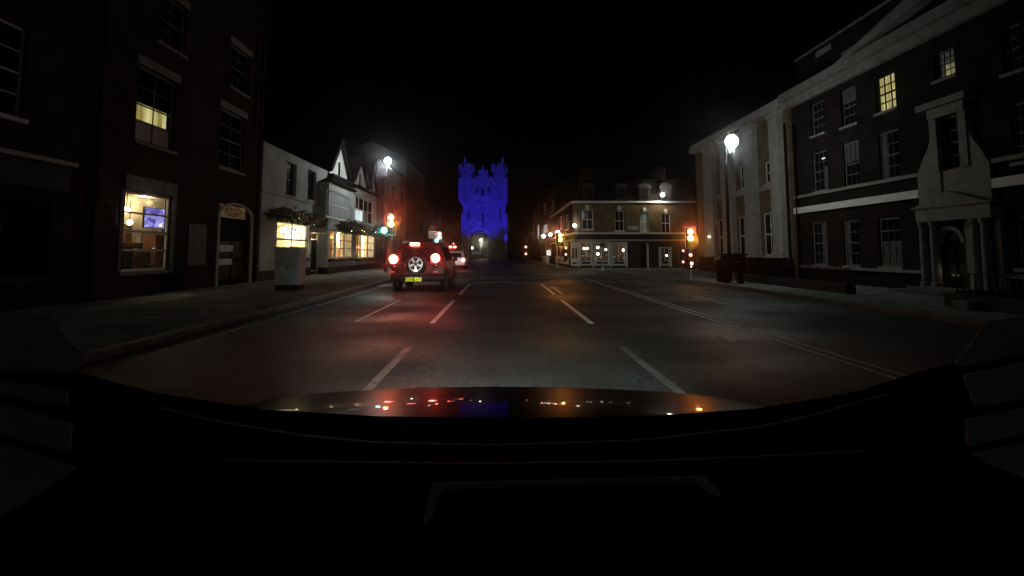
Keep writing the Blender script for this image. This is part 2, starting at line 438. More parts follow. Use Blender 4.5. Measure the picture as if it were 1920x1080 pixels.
def mark(pts, m='paint', name='lane_marking'):
    tag(MB().slab(pts, .005, .009).build(name, M[m]), kind='structure')
def stripe(x, y0, y1, w=.1, m='paint'):
    mark([(x - w / 2, y0), (x + w / 2, y0), (x + w / 2, y1), (x - w / 2, y1)], m)
for x, w in ((-1.30, .10), (1.73, .10)):
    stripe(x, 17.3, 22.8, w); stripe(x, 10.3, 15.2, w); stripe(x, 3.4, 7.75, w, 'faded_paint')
for x in (4.22, 4.42): stripe(x, 2.5, 22.5, .07, 'line_paint')
stripe(4.32, 22.6, 27, .12, 'worn_paint')
stripe(-2.82, 10.6, 15.2, .06, 'worn_paint')
stripe(-4.62, 8.0, 30.0, .06, 'worn_paint')
stripe(5.9, 13.4, 17.5, .07, 'worn_paint')
p = on_z(1365, 635, .009); stripe(p.x, p.y - .25, p.y + .25, .12, 'worn_paint')
mark([(-1.2, 24.0), (1.7, 24.0), (1.7, 24.25), (-1.2, 24.25)], 'worn_paint', 'stop_line')
mark([(-1.2, 28.3), (4.0, 28.3), (4.0, 28.5), (-1.2, 28.5)], 'worn_paint', 'stop_line')
mark([(1.95, 17.6), (2.07, 17.6), (2.05, 20.0), (2.25, 20.0), (2.0, 21.4), (1.75, 20.0), (1.95, 20.0)], 'worn_paint', 'arrow_marking')

# ================================================================== left side: brick house with the lit shop window
def sash(fr, parent, px, rows=4, cols=2, pm=None, **k):
    return window(fr, parent, fr.rect(*px), rows, cols, None, pm, **k)
yA0, yA1 = 12.9, 22.75
hA = thing('town_house', 'tall dark brick house with a lit ground floor window and arched door', 'house', (-13, 17.8, .12))
shop = FL.rect(228, 320, 362, 508)
w1 = FL.rect(256, 330, 135, 275); w2 = FL.rect(297, 350, -4, 92); w3 = FL.rect(412, 458, 210, 320); w4 = FL.rect(432, 468, 92, 172)
door = FL.rect(408, 467, 384, 536); door = (door[0], door[1], .125, door[3])
# arched doorway: rectangular opening plus a stone arch band
wall(FL, hA, M['dark_brick'], yA0, yA1, .12, 12.6, [shop, w1, w2, w3, w4, door])
shell(FL, hA, M['dark_brick'], M['slate'], yA0, yA1, 12.6, 8, 2.4)
W = window(FL, hA, shop, 4, 1, M['white'], M['clear'], .08, .07, .05, sm=M['old_stone'])
MB(FL).box(shop[0] - .05, shop[1] + .12, .003, .07, shop[3] + .003, shop[3] + .42).build('lintel', M['dull_white'], W)
MB(FL).box(shop[0] - .14, shop[0] - .003, .003, .05, shop[2], shop[3]).build('jamb', M['dull_white'], W)
MB(FL).box(shop[1] + .003, shop[1] + .14, .003, .05, shop[2], shop[3]).build('jamb', M['dull_white'], W)
RB = MB(FL); r0, r1, rd, rz = shop[0] - .2, yA1 - .3, -2.2, shop[3] + .15
RB.box(r0, r1, rd - .1, rd, .2, rz).box(r0, r1, rd + .002, -.24, rz, rz + .05).box(r0, r1, rd + .002, -.24, .18, .22).box(r0 - .04, r0, rd, -.24, .2, rz).box(r1, r1 + .04, rd, -.24, .2, rz)
RB.build('shop_room', M['cream'], hA)
lamp('shop_light', 'POINT', FL(shop[0] + .6, -.7, rz - .15), 14, (1, .86, .55), hA, .12)
lamp('shop_light', 'POINT', FL(shop[1] + 1.2, -1.5, rz - .15), 50, (1, .84, .5), hA, .12)
zc = shop[2] + .1
MB(FL).box(shop[0] + 1.2, r1 - .05, rd + .01, rd + .35, .22, zc + .75).build('counter', M['wood'], hA)
for q, w_, h_, mm in ((.6, .5, .8, 'charcoal'), (1.3, .35, .6, 'black'), (1.9, .6, .45, 'wood'), (2.7, .4, 1.0, 'terracotta'), (3.4, .7, .55, 'black')):
    MB(FL).box(shop[0] + q, shop[0] + q + w_, -1.2, -.8, .22, zc + h_).build('shelf_unit', M[mm], hA)
for q, h_, mm in ((2.3, 1.2, 'terracotta'), (2.6, 1.35, 'wood'), (3.3, 1.15, 'white'), (4.4, 1.5, 'cream')):
    MB(FL).box(shop[0] + q, shop[0] + q + .28, rd + .36, rd + .5, zc + .76, zc + h_).build('display_item', M[mm], hA)
ww = window(FL, hA, w1, 4, 2, M['dull_white'], M['glass'], .10, .09, sm=M['old_stone'])
s0, s1, z0, z1 = w1
MB(FL).box(s0 + .1, s1 - .25, -.135, -.131, z0 + (z1 - z0) * .30, z0 + (z1 - z0) * .52).build('lit_curtain', M['lit_curtain'], ww)
MB(FL).box(s0 + .1, s1 - .1, -.135, -.131, z0 + .1, z0 + (z1 - z0) * .29).build('net_curtain', M['blind'], ww)
for w in (w2, w3, w4): window(FL, hA, w, 4, 2, M['dull_white'], M['glass'], .08, .1, sm=M['old_stone'])
for w in (w1, w2, w3, w4):
    MB(FL).box(w[0] - .12, w[1] + .12, .003, .04, w[3], w[3] + .26).build('lintel', M['old_stone'], hA)
# door with fanlight, arch and notices
s0, s1, z0, z1 = door; rad = (s1 - s0) / 2; mid = (s0 + s1) / 2
dr = MB(FL).box(s0 + .06, s1 - .06, -.20, -.14, z0, z1 - .5).build('door', M['matt_black'], hA)
for k in range(2):
    for j in range(2):
        MB(FL).box(s0 + .2 + k * (rad - .1), s0 + rad - .06 + k * (rad - .1), -.139, -.12, z0 + .2 + j * .8, z0 + .85 + j * .8).build('door_panel', M['black'], dr)
MB(FL).box(s0 + .25, s0 + rad + .15, -.118, -.114, z0 + 1.25, z0 + 1.5).build('notice', M['white'], dr)
MB(FL).box(s0 + .3, s0 + rad + .1, -.118, -.114, z0 + .75, z0 + .98).build('notice', M['white'], dr)
fan = [(mid + (rad - .06) * math.cos(t), z1 - .46 + .44 * math.sin(t)) for t in [math.pi * i / 12 for i in range(13)]]
MB(FL).prism(fan, -.19, -.16).build('fanlight', emis_noise('dim_fanlight', (.010, .006, .003), (.085, .05, .025), 1.0, (1, 4, 14)), hA)
arch = MB(FL)
for k in range(12):
    t0, t1 = math.pi * k / 12, math.pi * (k + 1) / 12
    q = [(mid + rr * math.cos(t), z1 - .46 + rr / rad * .47 * math.sin(t)) for rr, t in ((rad, t0), (rad + .16, t0), (rad + .16, t1), (rad, t1))]
    arch.prism(q, .003, .07)
arch.box(s0 - .16, s0, .003, .07, z0, z1 - .462).box(s1, s1 + .16, .003, .07, z0, z1 - .462)
arch.build('door_arch', M['stone'], hA)
tag(MB(FL).box(*FL.rect(349, 383, 420, 497)[:2], .01, .07, *FL.rect(349, 383, 420, 497)[2:]).build('notice_board', M['dull_white']), 'grey notice board on the brick wall between the lit window and arched door', 'notice board')

# shop next to it, nearer the camera (mostly lost in the dark)
hB = thing('shop', 'dark unlit shop with a long fascia at the left edge', 'shop', (-13, 5, .12))
g1 = (9.0, 12.2, .8, 2.5); g2 = (4.6, 8.2, .8, 2.5); u1 = (10, 11.3, 4.2, 6.2); u2 = (6, 7.3, 4.2, 6.2)
wall(FL, hB, M['dark_brick'], -6, 12.88, .12, 9.5, [g1, g2, u1, u2])
shell(FL, hB, M['dark_brick'], M['slate'], -6, 12.88, 9.5, 8, 2.4)
for w, r, c in ((g1, 1, 3), (g2, 1, 3), (u1, 4, 2), (u2, 4, 2)): window(FL, hB, w, r, c, M['charcoal'] if r == 1 else M['white'], M['matt_black'] if r == 1 else M['old_glass'])
MB(FL).box(3.5, 12.5, .003, .16, 2.75, 3.35).build('fascia', M['charcoal'], hB)
MB(FL).box(3.4, 12.6, .003, .24, 3.36, 3.46).build('cornice', M['stone'], hB)

# ================================================================== left side: white public house
yC0, yC1 = 22.9, 31.6
yD0, yD1 = 31.62, 44.2
hC = thing('public_house', 'white rendered two storey pub with amber lit window beside the grey cabinet', 'pub', (-13, 27, .12))
cw = FL.rect(519, 579, 414, 485); cd = FL.rect(583, 598, 436, 487); cd = (cd[0], cd[1], .125, cd[3])
u1 = FL.rect(537, 556, 305, 368); u2 = FL.rect(577, 593, 320, 376)
EC = FL.px(545, 288)[1]
wall(FL, hC, M['dull_render'], yC0, yC1, .55, EC, [cw, cd, u1, u2])
wall(FL, hC, M['black'], yC0, cd[0], .12, .55, [], name='plinth', n=.04)
wall(FL, hC, M['black'], cd[1], yC1, .12, .55, [], name='plinth', n=.04)
shell(FL, hC, M['dull_render'], M['slate'], yC0, yC1, EC, 8, 1.0, ends=(1, 0))
MB(FL).box(yC0, yC1, .003, .05, FL.px(560, 374)[1] - .05, FL.px(560, 374)[1] + .05).build('string_course', M['dull_render'], hC)
for u in (u1, u2): window(FL, hC, u, 2, 2, M['charcoal'], M['glass'], .16, .06, sm=M['dull_render'])
window(FL, hC, cw, 2, 2, M['white'], M['clear'], .10, .07, .06, .10, sm=M['charcoal'])
RB = MB(FL)
r0, r1, rd, rz = yC0 + .25, yD1 - .25, -2.4, 2.75
RB.box(r0, r1, rd - .1, rd, .12, rz).box(r0, r1, rd + .002, -.03, rz, rz + .05).box(r0, r1, rd + .002, -.03, .1, .14).box(r0 - .04, r0, rd, -.03, .12, rz).box(r1, r1 + .04, rd, -.03, .12, rz)
RB.build('bar_room', M['cream'], hC)
for q, n_, e, col in ((26.2, -.9, 50, (1, .70, .33)), (29.3, -1.2, 288, (1, .70, .33)), (32.5, -1.6, 247, (1, .78, .42)), (35.6, -1.2, 405, (1, .80, .46)), (39.2, -1.2, 405, (1, .80, .46)), (42.5, -1.2, 345, (1, .80, .46))):
    lamp('room_light', 'POINT', FL(q, n_, 2.45), e, col, hC, .12)
for k in range(14):
    q = r0 + 1 + k * 1.35
    MB(FL).box(q, q + random.uniform(.4, .9), rd + .01, rd + .2, .14, random.uniform(.9, 2.3)).build('bar_shelf', M[random.choice(('wood', 'wood', 'blind', 'terracotta'))], hC)
for k in range(10):
    q = r0 + 1.8 + k * 1.8
    MB(FL).box(q, q + .45, -1.5, -1.42, .14, random.uniform(.95, 1.2)).build('seat_back', M['wood'], hC)
d2 = MB(FL).box(cd[0] + .04, cd[1] - .04, -.16, -.1, .125, cd[3] - .4).build('door', M['black'], hC)
MB(FL).box(cd[0] + .06, cd[1] - .06, -.15, -.11, cd[3] - .37, cd[3] - .03).build('transom_light', emis_noise('amber_transom', (.01, .006, .003), (.12, .07, .03), 1, (3, 5, 7)), hC)
MB(FL).box(cd[0] + .12, cd[1] - .12, -.098, -.07, .30, .36).build('letter_plate', M['alloy'], d2)

# gabled part with two bays
yD0, yD1 = 31.62, 44.2
hD = thing('gabled_house', 'white house with pointed gables and two lit bay windows beside the pub', 'house', (-13, 38, .12))
ED = 5.95
wall(FL, hD, M['dull_render'], yD0, yD1, .12, ED, [(q[0] - .02, q[1] + .02, .3, q[3] + .12) for q in (Front('x', -9.75, 1).rect(617, 661, 433, 484), Front('x', -9.75, 1).rect(667, 702, 440, 484))], .02)
shell(FL, hD, M['render'], M['slate'], yD0, yD1, ED, 9, 2.0, ends=(0, 1))
for l, r, ap, ay in ((616, 649, 634, 266), (660, 685, 672, 299), (689, 702, 696, 310)):
    a0, a1 = FL.px(l, 345)[0], FL.px(r, 350)[0]; s, z = FL.px(ap, ay)
    MB(FL).prism([(a0, ED - .5), (a1, ED - .5), (a1, ED + .5), ((a0 + a1) / 2, z), (a0, ED + .5)], -3.5, .05).build('gable', M['render'], hD)
    rb = MB(FL); mid = (a0 + a1) / 2
    for e, sg in ((a0, -1), (a1, 1)):
        q = [(mid, z - .05), (mid, z + .3), (e + sg * .28, ED + .55), (e + sg * .28, ED + .2), (e + sg * .02, ED + .34)]
        rb.prism(q, -3.4, .28)
    rb.build('bargeboard', M['black'], hD)
    MB(FL).box(mid - .18, mid + .18, .05, .075, ED + .25, ED + 1.1).build('gable_window', M['glass'], hD)
bays = []
for k, (l, r, t, b_, rx) in enumerate(((617, 661, 433, 484, 1), (667, 702, 440, 484, 1))):
    FB = Front('x', -9.75, 1)
    rc = FB.rect(l, r, t, b_)
    top = FB.px((l + r) / 2, (349, 359)[k])[1]
    a0, a1 = rc[0] - .25, rc[1] + .2
    ub = FB.rect(*((612, 657, 362, 410), (664, 700, 372, 418))[k])
    bay = wall(FB, hD, M['dull_render'], a0, a1, .5, top, [rc, ub], .1, 'bay')
    MB(FB).box(a0, a0 + .02, -.55, -.001, .5, top).build('bay_cheek', M['dull_render'], hD)
    MB(FB).box(a1 - .02, a1, -.55, -.001, .5, top).build('bay_cheek', M['dull_render'], hD)
    MB(FB).box(a0 - .02, a1 + .02, -.54, .03, .12, .5).build('plinth', M['black'], hD)
    MB(FB).box(rc[0] - .1, rc[1] + .1, .003, .22, rc[2] - .18, rc[2] - .02).build('sill_box', M['black'], hD)
    w = window(FB, hD, rc, 3, 4, M['white'], M['clear'], .06, .08, .045, .06, sill=0)
    # upper storey
    wu = window(FB, hD, ub, 2, 4, M['white'], M['glass'], .06, .07, .03, .05, sill=.06)
    if k == 1:
        s0, s1, z0, z1 = ub; pw = (s1 - s0 - .14) / 4
        MB(FB).box(s0 + .11, s0 + .02 + pw * 1.9, -.09, -.086, z0 + .1, z0 + (z1 - z0) * .47).build('lit_blind', M['lit_blind'], wu)
        MB(FB).box(s0 + .12 + 2 * pw, s0 + .02 + 3 * pw, -.09, -.086, z0 + .1, z0 + (z1 - z0) * .47).build('net_curtain', M['blind'], wu)
    else:
        s0, s1, z0, z1 = ub
        MB(FB).box(s0 + .1, s1 - .1, -.09, -.086, z0 + .1, z1 - .1).build('net_curtain', M['grey_metal'], wu)
    # hipped bay roof
    ap = [((a0 + a1) / 2 - .25, -.5, top + (.75, .55)[k]), ((a0 + a1) / 2 + .25, -.5, top + (.75, .55)[k])]
    MB(FB).add([(a0 - .2, .2, top), (a1 + .2, .2, top), (a1 + .2, -.56, top), (a0 - .2, -.56, top)] + ap,
               [(0, 1, 5, 4), (1, 2, 5), (3, 0, 4), (2, 3, 4, 5), (0, 3, 2, 1)]).build('bay_roof', M['slate'], hD)
    MB(FB).box(a0, a1, -.56, -.01, .45, .5).build('bay_seat', M['wood'], hD)
    MB(FB).box(a0, a1, -.56, -.01, rc[3] + .12, rc[3] + .16).build('bay_ceiling', M['cream'], hD)
    MB(FB).box(rc[0] + 1.2, rc[0] + 1.9, -1.1, -.8, .3, 1.35).build('bar_panel', M['blind'], hD)
    MB(FB).box(rc[0] + 2.3, rc[0] + 2.5, -.9, -.5, .3, rc[3]).build('room_post', M['wood'], hD)
    for q in (.12, .45, .8):
        MB(FB).box(rc[0] + (rc[1] - rc[0]) * q, rc[0] + (rc[1] - rc[0]) * q + .35, -.5, -.35, rc[2], rc[3]).build('curtain', M['cream'], hD)
MB(FL).box(yD0, yD1, .005, .35, ED - .1, ED + .1).build('gutter', M['black'], hD)

# globes and televisions in the pub rooms
def pendant(fr, px, py, n, r, m, label, group='glowing globe lamps inside the white pub'):
    f2 = Front(fr.axis, fr.at + fr.sign * n, fr.sign); s, z = f2.px(px, py)
    t = thing('pendant_lamp', label, 'lamp', fr(s, n, z), group)
    MB(f2).ball(f2(s, 0, z), r, 12) if False else MB().ball(f2(s, 0, z), r, 12).build('globe', m, t, True)
    p = f2(s, 0, z)
    MB().tube([p, (p[0], p[1], p[2] + .7)], .012, 6).build('cord', M['black'], t)
    return t
def screen(fr, px, n, m, label, turn=0):
    f2 = Front(fr.axis, fr.at + fr.sign * n, fr.sign); s0, s1, z0, z1 = f2.rect(*px)
    t = thing('television', label, 'television', fr((s0 + s1) / 2, n, z0))
    MB(f2).box(s0 - .03, s1 + .03, -.05, 0, z0 - .03, z1 + .03).build('casing', M['black'], t)
    MB(f2).box(s0, s1, .002, .006, z0, z1).build('screen', m, t)
screen(FL, (271, 312, 391, 427), -1.6, M['tv_purple'], 'wall television with a purple picture in the brick house window')
pendant(FL, 237, 394, -1.2, .11, M['warm_bulb'], 'upper warm round lamp in the brick house window', 'lamps in the brick house window')
pendant(FL, 243, 417, -1.4, .09, M['warm_bulb'], 'lower warm round lamp in the brick house window', 'lamps in the brick house window')
screen(FL, (533, 546, 422, 441), -1.2, M['tv_white'], 'left of two bright televisions in the amber pub window')
screen(FL, (549, 562, 422, 435), -1.2, M['tv_white'], 'right of two bright televisions in the amber pub window')
pendant(FL, 530, 431, -.9, .16, M['warm_bulb'], 'largest globe lamp beside the left television in the amber window')
pendant(FL, 541, 446, -.9, .13, M['warm_bulb'], 'low globe lamp below the left television in the amber window')
pendant(FL, 553, 443, -.9, .16, M['warm_bulb'], 'globe lamp below the right television in the amber window')
pendant(FL, 631, 446, -.6, .24, M['warm_bulb'], 'large globe lamp in the nearer lit bay window')
pendant(FL, 643, 448, -.6, .14, M['warm_bulb'], 'small globe lamp in the nearer lit bay window')
pendant(FL, 677, 453, -.6, .25, M['warm_bulb'], 'large globe lamp in the farther lit bay window')
pendant(FL, 687, 454, -.6, .16, M['warm_bulb'], 'small globe lamp in the farther lit bay window')

# foliage troughs over the pub windows
def trough(s0, s1, z0, h, x, label, lit=()):
    t = thing('hanging_basket', label, 'plant', (x, (s0 + s1) / 2, z0), 'planted troughs over the pub windows')
    MB().box(x - .15, x + .15, s0, s1, z0 - .05, z0 + .18).build('trough', M['wood'], t)
    b = MB()
    for k in range(int((s1 - s0) * 260)):
        s = random.uniform(s0 - .2, s1 + .2); e = abs((s - (s0 + s1) / 2) / ((s1 - s0) / 2))
        z = z0 + random.triangular(-.35, h * (.75 + .35 * math.sin(s * 5.1) * math.sin(s * 2.3)) * max(.3, 1 - e ** 4 * .6), .1); xx = x + random.gauss(.05, .16)
        q = random.uniform(.05, .11); a = Vector((random.uniform(-1, 1), random.uniform(-1, 1), random.uniform(-1, 1))).normalized() * q
        c = a.orthogonal().normalized() * q * .6
        o = Vector((xx, s, z))
        b.add([o - a, o + c, o + a, o - c], [(0, 1, 2, 3)])
    b.build('foliage', M['leaf'], t)
    f = MB()
    for (q, z) in lit: f.ball((x + .12 + .2 * random.random(), s0 + (s1 - s0) * (q + random.uniform(-.08, .08)), z + random.uniform(-.1, .1)), .024, 6)
    if lit: f.build('fairy_light', M['warm_bulb'], t)
    for (q, z) in lit[::2]: lamp('fairy_glow', 'POINT', (x + .4, s0 + (s1 - s0) * q, z), .7, (1, .72, .35), t, .03)
tz = FL.px(550, 408)[1]
trough(23.4, 29.8, tz, .45, -10.05, 'leafy trough above the amber pub window', [(.38, tz - .12), (.55, tz - .05), (.75, tz - .15)])
tz = FL.px(635, 430)[1]
trough(31.3, 36.6, tz, .7, -9.4, 'leafy trough with fairy lights above the nearer lit bay', [(.3, tz - .1), (.7, tz - .05), (.9, tz - .1)])
tz = FL.px(685, 436)[1]
trough(38.2, 43.3, tz, .7, -9.4, 'leafy trough above the farther lit bay by the traffic light', [(.2, tz), (.5, tz - .1)])

# dark brick houses farther on the left
for k, (a0, a1, h, lab) in enumerate(((44.3, 58.0, 9.2, 'dark brick house lit red behind the left traffic light'), (58.1, 72.0, 11.6, 'tall dark house with a narrow blue lit window'), (72.1, 92.0, 8.5, 'dark low house farthest along the left pavement'))):
    h_ = thing('terraced_house', lab, 'house', (-13, (a0 + a1) / 2, .12), 'dark houses along the left pavement')
    ws = []
    for i in range(3):
        c = a0 + (a1 - a0) * (i + .5) / 3
        ws += [(c - .55, c + .55, 3.7, 5.5), (c - .55, c + .55, 6.4, 7.8)]
        ws.append((c - .9, c + .9, .9, 2.6))
    if k == 1:
        c = FL.px(787, 360)[0]; nw = (c - .22, c + .22, FL.px(787, 374)[1], FL.px(787, 350)[1]); ws.append(nw)
    wall(FL, h_, M['house_brick'] if k == 0 else M['dark_brick'], a0, a1, .12, h, ws)
    shell(FL, h_, M['dark_brick'], M['slate'], a0, a1, h, 8, 2)
    for w in ws: window(FL, h_, w, 2, 1, M['charcoal'], M['blue_light'] if (k == 1 and w is ws[-1]) else M['glass'])

# ================================================================== the gatehouse
FT = Front('y', YT, -1)
hT = thing('gatehouse', 'battlemented stone gate tower floodlit deep blue with an arched passage', 'tower', (-3.1, YT + 4, 0))
def tx(px): return (px - VPX) / FPX * YT
def tz_(py): return FT.px(900, py)[1]
L1, R1 = tx(859), tx(952)             # upper stage
L0, R0 = tx(868), tx(948)             # lower stage
ac, ar = tx(898), 1.75
zarch = tz_(452)
body = MB(FT)
ring = [(L0, 0), (ac - ar, 0), (ac - ar, zarch)] + [(ac - ar * math.cos(t), zarch + 1.15 * ar * math.sin(t)) for t in [math.pi * i / 14 for i in range(1, 14)]] + [(ac + ar, zarch), (ac + ar, 0), (R0, 0), (R0, tz_(386)), (L0, tz_(386))]
body.prism(ring, -9, 0).build('lower_stage', M['limestone'], hT)
MB(FT).box(L1, R1, -9, .25, tz_(374), tz_(334)).build('upper_stage', M['limestone'], hT)
MB(FT).add([(L0, 0, tz_(387)), (R0, 0, tz_(387)), (R1, .25, tz_(374) - .002), (L1, .25, tz_(374) - .002), (L0, -9, tz_(387)), (R0, -9, tz_(387)), (R1, -9, tz_(374) - .002), (L1, -9, tz_(374) - .002)],
           [(0, 1, 2, 3), (4, 7, 6, 5), (0, 3, 7, 4), (1, 5, 6, 2), (3, 2, 6, 7), (0, 4, 5, 1)]).build('corbel_course', M['limestone'], hT)
aring = MB(FT)
for k in range(14):
    t0, t1 = math.pi * k / 14, math.pi * (k + 1) / 14
    aring.prism([(ac - rr * math.cos(t), zarch + 1.15 * rr * math.sin(t)) for rr, t in ((ar + .002, t0), (ar + .4, t0), (ar + .4, t1), (ar + .002, t1))], .003, .15)
aring.build('arch_ring', M['stone'], hT)
for l, r in ((860, 888), (922, 951)):
    c = tx((l + r) / 2); rad = tx(r) - c
    tb = MB()
    tb.lathe((c, YT + rad - .55, 0), [(tz_(382), rad * .7), (tz_(374), rad), (tz_(336), rad), (tz_(331), rad * 1.0), (tz_(322), rad * 1.0)], 'z', 8)
    tb.build('bartizan', M['limestone'], hT)
    for i, zt in enumerate((304, 312, 304, 312, 304, 312, 304, 312)):
        a = 2 * math.pi * (i + .5) / 8
        x, y = c + rad * .9 * math.cos(a), YT + rad - .55 + rad * .9 * math.sin(a)
        MB().box(x - .33, x + .33, y - .2, y + .2, tz_(322) - .05, tz_(zt + 3)).build('merlon', M['limestone'], hT)
    MB().lathe((tx(871 if l < 900 else 942), YT - .4, 0), [(tz_(307), .28), (tz_(303), .22), (tz_(300), .15), (tz_(297), .16), (tz_(294), .02)], 'z', 8).build('stone_figure', M['stone'], hT)
    MB().box(c - .3, c + .3, YT - .75, YT - .5, tz_(307) - 1.2, tz_(307)).build('figure_pedestal', M['limestone'], hT)
MB(FT).box(tx(897), tx(915), -.4, .2, tz_(334) + .002, tz_(319)).build('merlon', M['limestone'], hT)
MB(FT).box(tx(891), tx(895), -.4, .2, tz_(334) + .002, tz_(329)).build('merlon', M['limestone'], hT)
MB(FT).box(tx(917), tx(921), -.4, .2, tz_(334) + .002, tz_(329)).build('merlon', M['limestone'], hT)
MB().lathe((tx(905), YT - .1, 0), [(tz_(319), .25), (tz_(316), .2), (tz_(313), .12), (tz_(310), .02)], 'z', 8).build('stone_figure', M['stone'], hT)
for px, t, b_, w in ((894, 350, 362, .18), (905, 354, 368, .3), (916, 350, 362, .18), (938, 392, 412, .16), (878, 395, 412, .16), (905, 400, 428, .22)):
    o = .255 if b_ < 374 else .005
    MB(FT).box(tx(px) - w, tx(px) + w, o, o + .02, tz_(b_), tz_(t)).build('slit_window', M['charcoal'], hT)
for px, t in ((893, 371), (910, 373), (900, 420)):
    MB(FT).prism([(tx(px) - .45, tz_(t - 5)), (tx(px) + .45, tz_(t - 5)), (tx(px) + .45, tz_(t)), (tx(px), tz_(t + 5)), (tx(px) - .45, tz_(t))], .02 if t > 374 else .26, .38).build('carved_shield', M['stone'], hT)
MB(FT).box(L0 - .1, R0 + .1, .002, .16, tz_(438), tz_(435)).build('string_course', M['limestone'], hT)
for px in (870, 946): MB(FT).box(tx(px) - .5, tx(px) + .5, .004, .25, 0, tz_(400)).build('buttress', M['limestone'], hT)
for sx, x0, x1, lab in ((-1, -60, L0 - .05, 'dark city wall joining the blue tower on its left'), (1, R0 + .05, 60, 'dark city wall joining the blue tower on its right')):
    cw_ = thing('city_wall', lab, 'wall', ((x0 + x1) / 2, YT + 4, 0))
    MB().box(x0, x1, YT + 3, YT + 5, 0, 4.4).build('rampart', M['dark_brick'], cw_)
    for k in range(14):
        x = (x1 - 1.2 - k * 1.9) if sx < 0 else (x0 + .4 + k * 1.9)
        MB().box(x, x + 1.0, YT + 3.003, YT + 3.4, 4.402, 5.1).build('merlon', M['dark_brick'], cw_)
# floodlights on low posts throwing blue light up the tower
for x, lab in ((-8.3, 'blue floodlight on a low post left of the gate'), (2.2, 'blue floodlight on a low post right of the gate')):
    f = thing('floodlight', lab, 'floodlight', (x, YT - 14, .12), 'blue floodlights before the gate')
    MB().tube([(x, YT - 14, .12), (x, YT - 14, .9)], .05).build('post', M['dark_pole'], f)
    MB().box(x - .2, x + .2, YT - 14.15, YT - 13.9, .9, 1.2).build('lamp_housing', M['black'], f)
    lamp('blue_beam', 'SPOT', (x, YT - 13.8, 1.1), 7600, (.02, .012, 1), f, .1, (-3.1, YT, 12.3), 58, .5)
# beyond the arch: a small lit street scene
hU = thing('corner_house', 'pale lit house seen through the gate arch', 'house', (ac + 1, YT + 30, 0))
MB().box(ac - .2, ac + 6, YT + 28, YT + 34, 0, 9).build('wall', M['pub_brick'], hU)
MB().box(ac + .75, ac + 1.0, YT + 27.9, YT + 27.998, .2, 4.6).build('door_frame', M['stone'], hU)
MB().prism([(ac - .6, 9), (ac + 6.4, 9), (ac + 3, 12)], YT + 27.6, YT + 34.4).build('roof', M['slate'], hU)
st = thing('street_lamp', 'small lamp on a post seen through the gate arch', 'street lamp', (tx(902) * 1.2, YT + 19, 0))
x = tx(902) * 1.2
MB().tube([(x, YT + 19, 0), (x, YT + 19, 3.2)], .07).build('pole', M['pole'], st)
MB().ball((x, YT + 19, on_y(902, 450, YT + 19).z), .24).build('globe', M['bulb'], st, True)
lamp('lamp_light', 'POINT', (x, YT + 18.5, 3.4), 260, (1, .9, .6), st, .1)
p = on_y(885, 465, YT + 12)
hl = thing('car', 'car coming through the gate arch with one bright headlight', 'car', (p.x + .8, YT + 13, 0))
MB().loops([[(p.x - .15, YT + 12.2, .3), (p.x + 1.6, YT + 12.2, .3), (p.x + 1.6, YT + 12.1, 1.0), (p.x - .15, YT + 12.1, 1.0)], [(p.x - .15, YT + 13.4, .3), (p.x + 1.6, YT + 13.4, .3), (p.x + 1.6, YT + 13.4, 1.1), (p.x - .15, YT + 13.4, 1.1)],
            [(p.x - .05, YT + 14.2, .3), (p.x + 1.5, YT + 14.2, .3), (p.x + 1.4, YT + 14.2, 1.6), (p.x + .05, YT + 14.2, 1.6)], [(p.x - .1, YT + 16.2, .3), (p.x + 1.55, YT + 16.2, .3), (p.x + 1.4, YT + 16.2, 1.5), (p.x + .05, YT + 16.2, 1.5)]]).build('body', M['grey_metal'], hl)
for dx in (.1, 1.35): MB().lathe((p.x + dx, YT + 12.9, .32), [(-.1, .32), (.1, .32)], 'x', 14).build('wheel', M['rubber'], hl)
MB().ball((p.x, YT + 12.0, p.z), .22).build('headlight', M['bulb'], hl, True)
MB().ball((p.x + 1.4, YT + 12.08, p.z), .12).build('headlight', M['glass'], hl, True)
tag(MB().add([(p_.x, p_.y, p_.z) for p_ in [on_y(946, 468, YT - 5), on_y(951, 468, YT - 5), on_y(951, 441, YT - 5), on_y(946, 441, YT - 5)]] + [(p_.x, p_.y + .06, p_.z) for p_ in [on_y(946, 468, YT - 5), on_y(951, 468, YT - 5), on_y(951, 441, YT - 5), on_y(946, 441, YT - 5)]],
             [(0, 1, 2, 3), (7, 6, 5, 4), (0, 4, 5, 1), (1, 5, 6, 2), (2, 6, 7, 3), (3, 7, 4, 0)]).build('banner', M['stone']), 'narrow pale upright banner at the right foot of the blue tower', 'banner')

# ================================================================== right side: large pedimented brick house
hE = thing('mansion', 'large dark brick building with stone pediment and columned doorway', 'building', (17, 14, .12))
yE0, yE1 = 4.0, 24.3
GF = [FR.rect(*q) for q in ((1523, 1551, 415, 497), (1582, 1612, 412, 498), (1648, 1690, 407, 500), (1905, 1945, 402, 503))]
F1 = [FR.rect(*q) for q in ((1524, 1552, 283, 358), (1582, 1612, 265, 349), (1648, 1686, 245, 336), (1896, 1935, 190, 303))]
F2 = [FR.rect(*q) for q in ((1520, 1546, 190, 252), (1576, 1606, 163, 235), (1640, 1679, 139, 208), (1750, 1790, 92, 146), (1877, 1917, 45, 135))]
PW = FR.rect(1766, 1808, 215, 318)
DR = FR.rect(1768, 1811, 430, 548); DR = (DR[0], DR[1], .3, DR[3])
EV = FR.px(1600, 128)[1]
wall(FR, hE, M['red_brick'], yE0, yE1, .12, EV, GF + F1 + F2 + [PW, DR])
shell(FR, hE, M['red_brick'], M['slate'], yE0, yE1, EV + .02, 10, 3.2, eave=-.3)
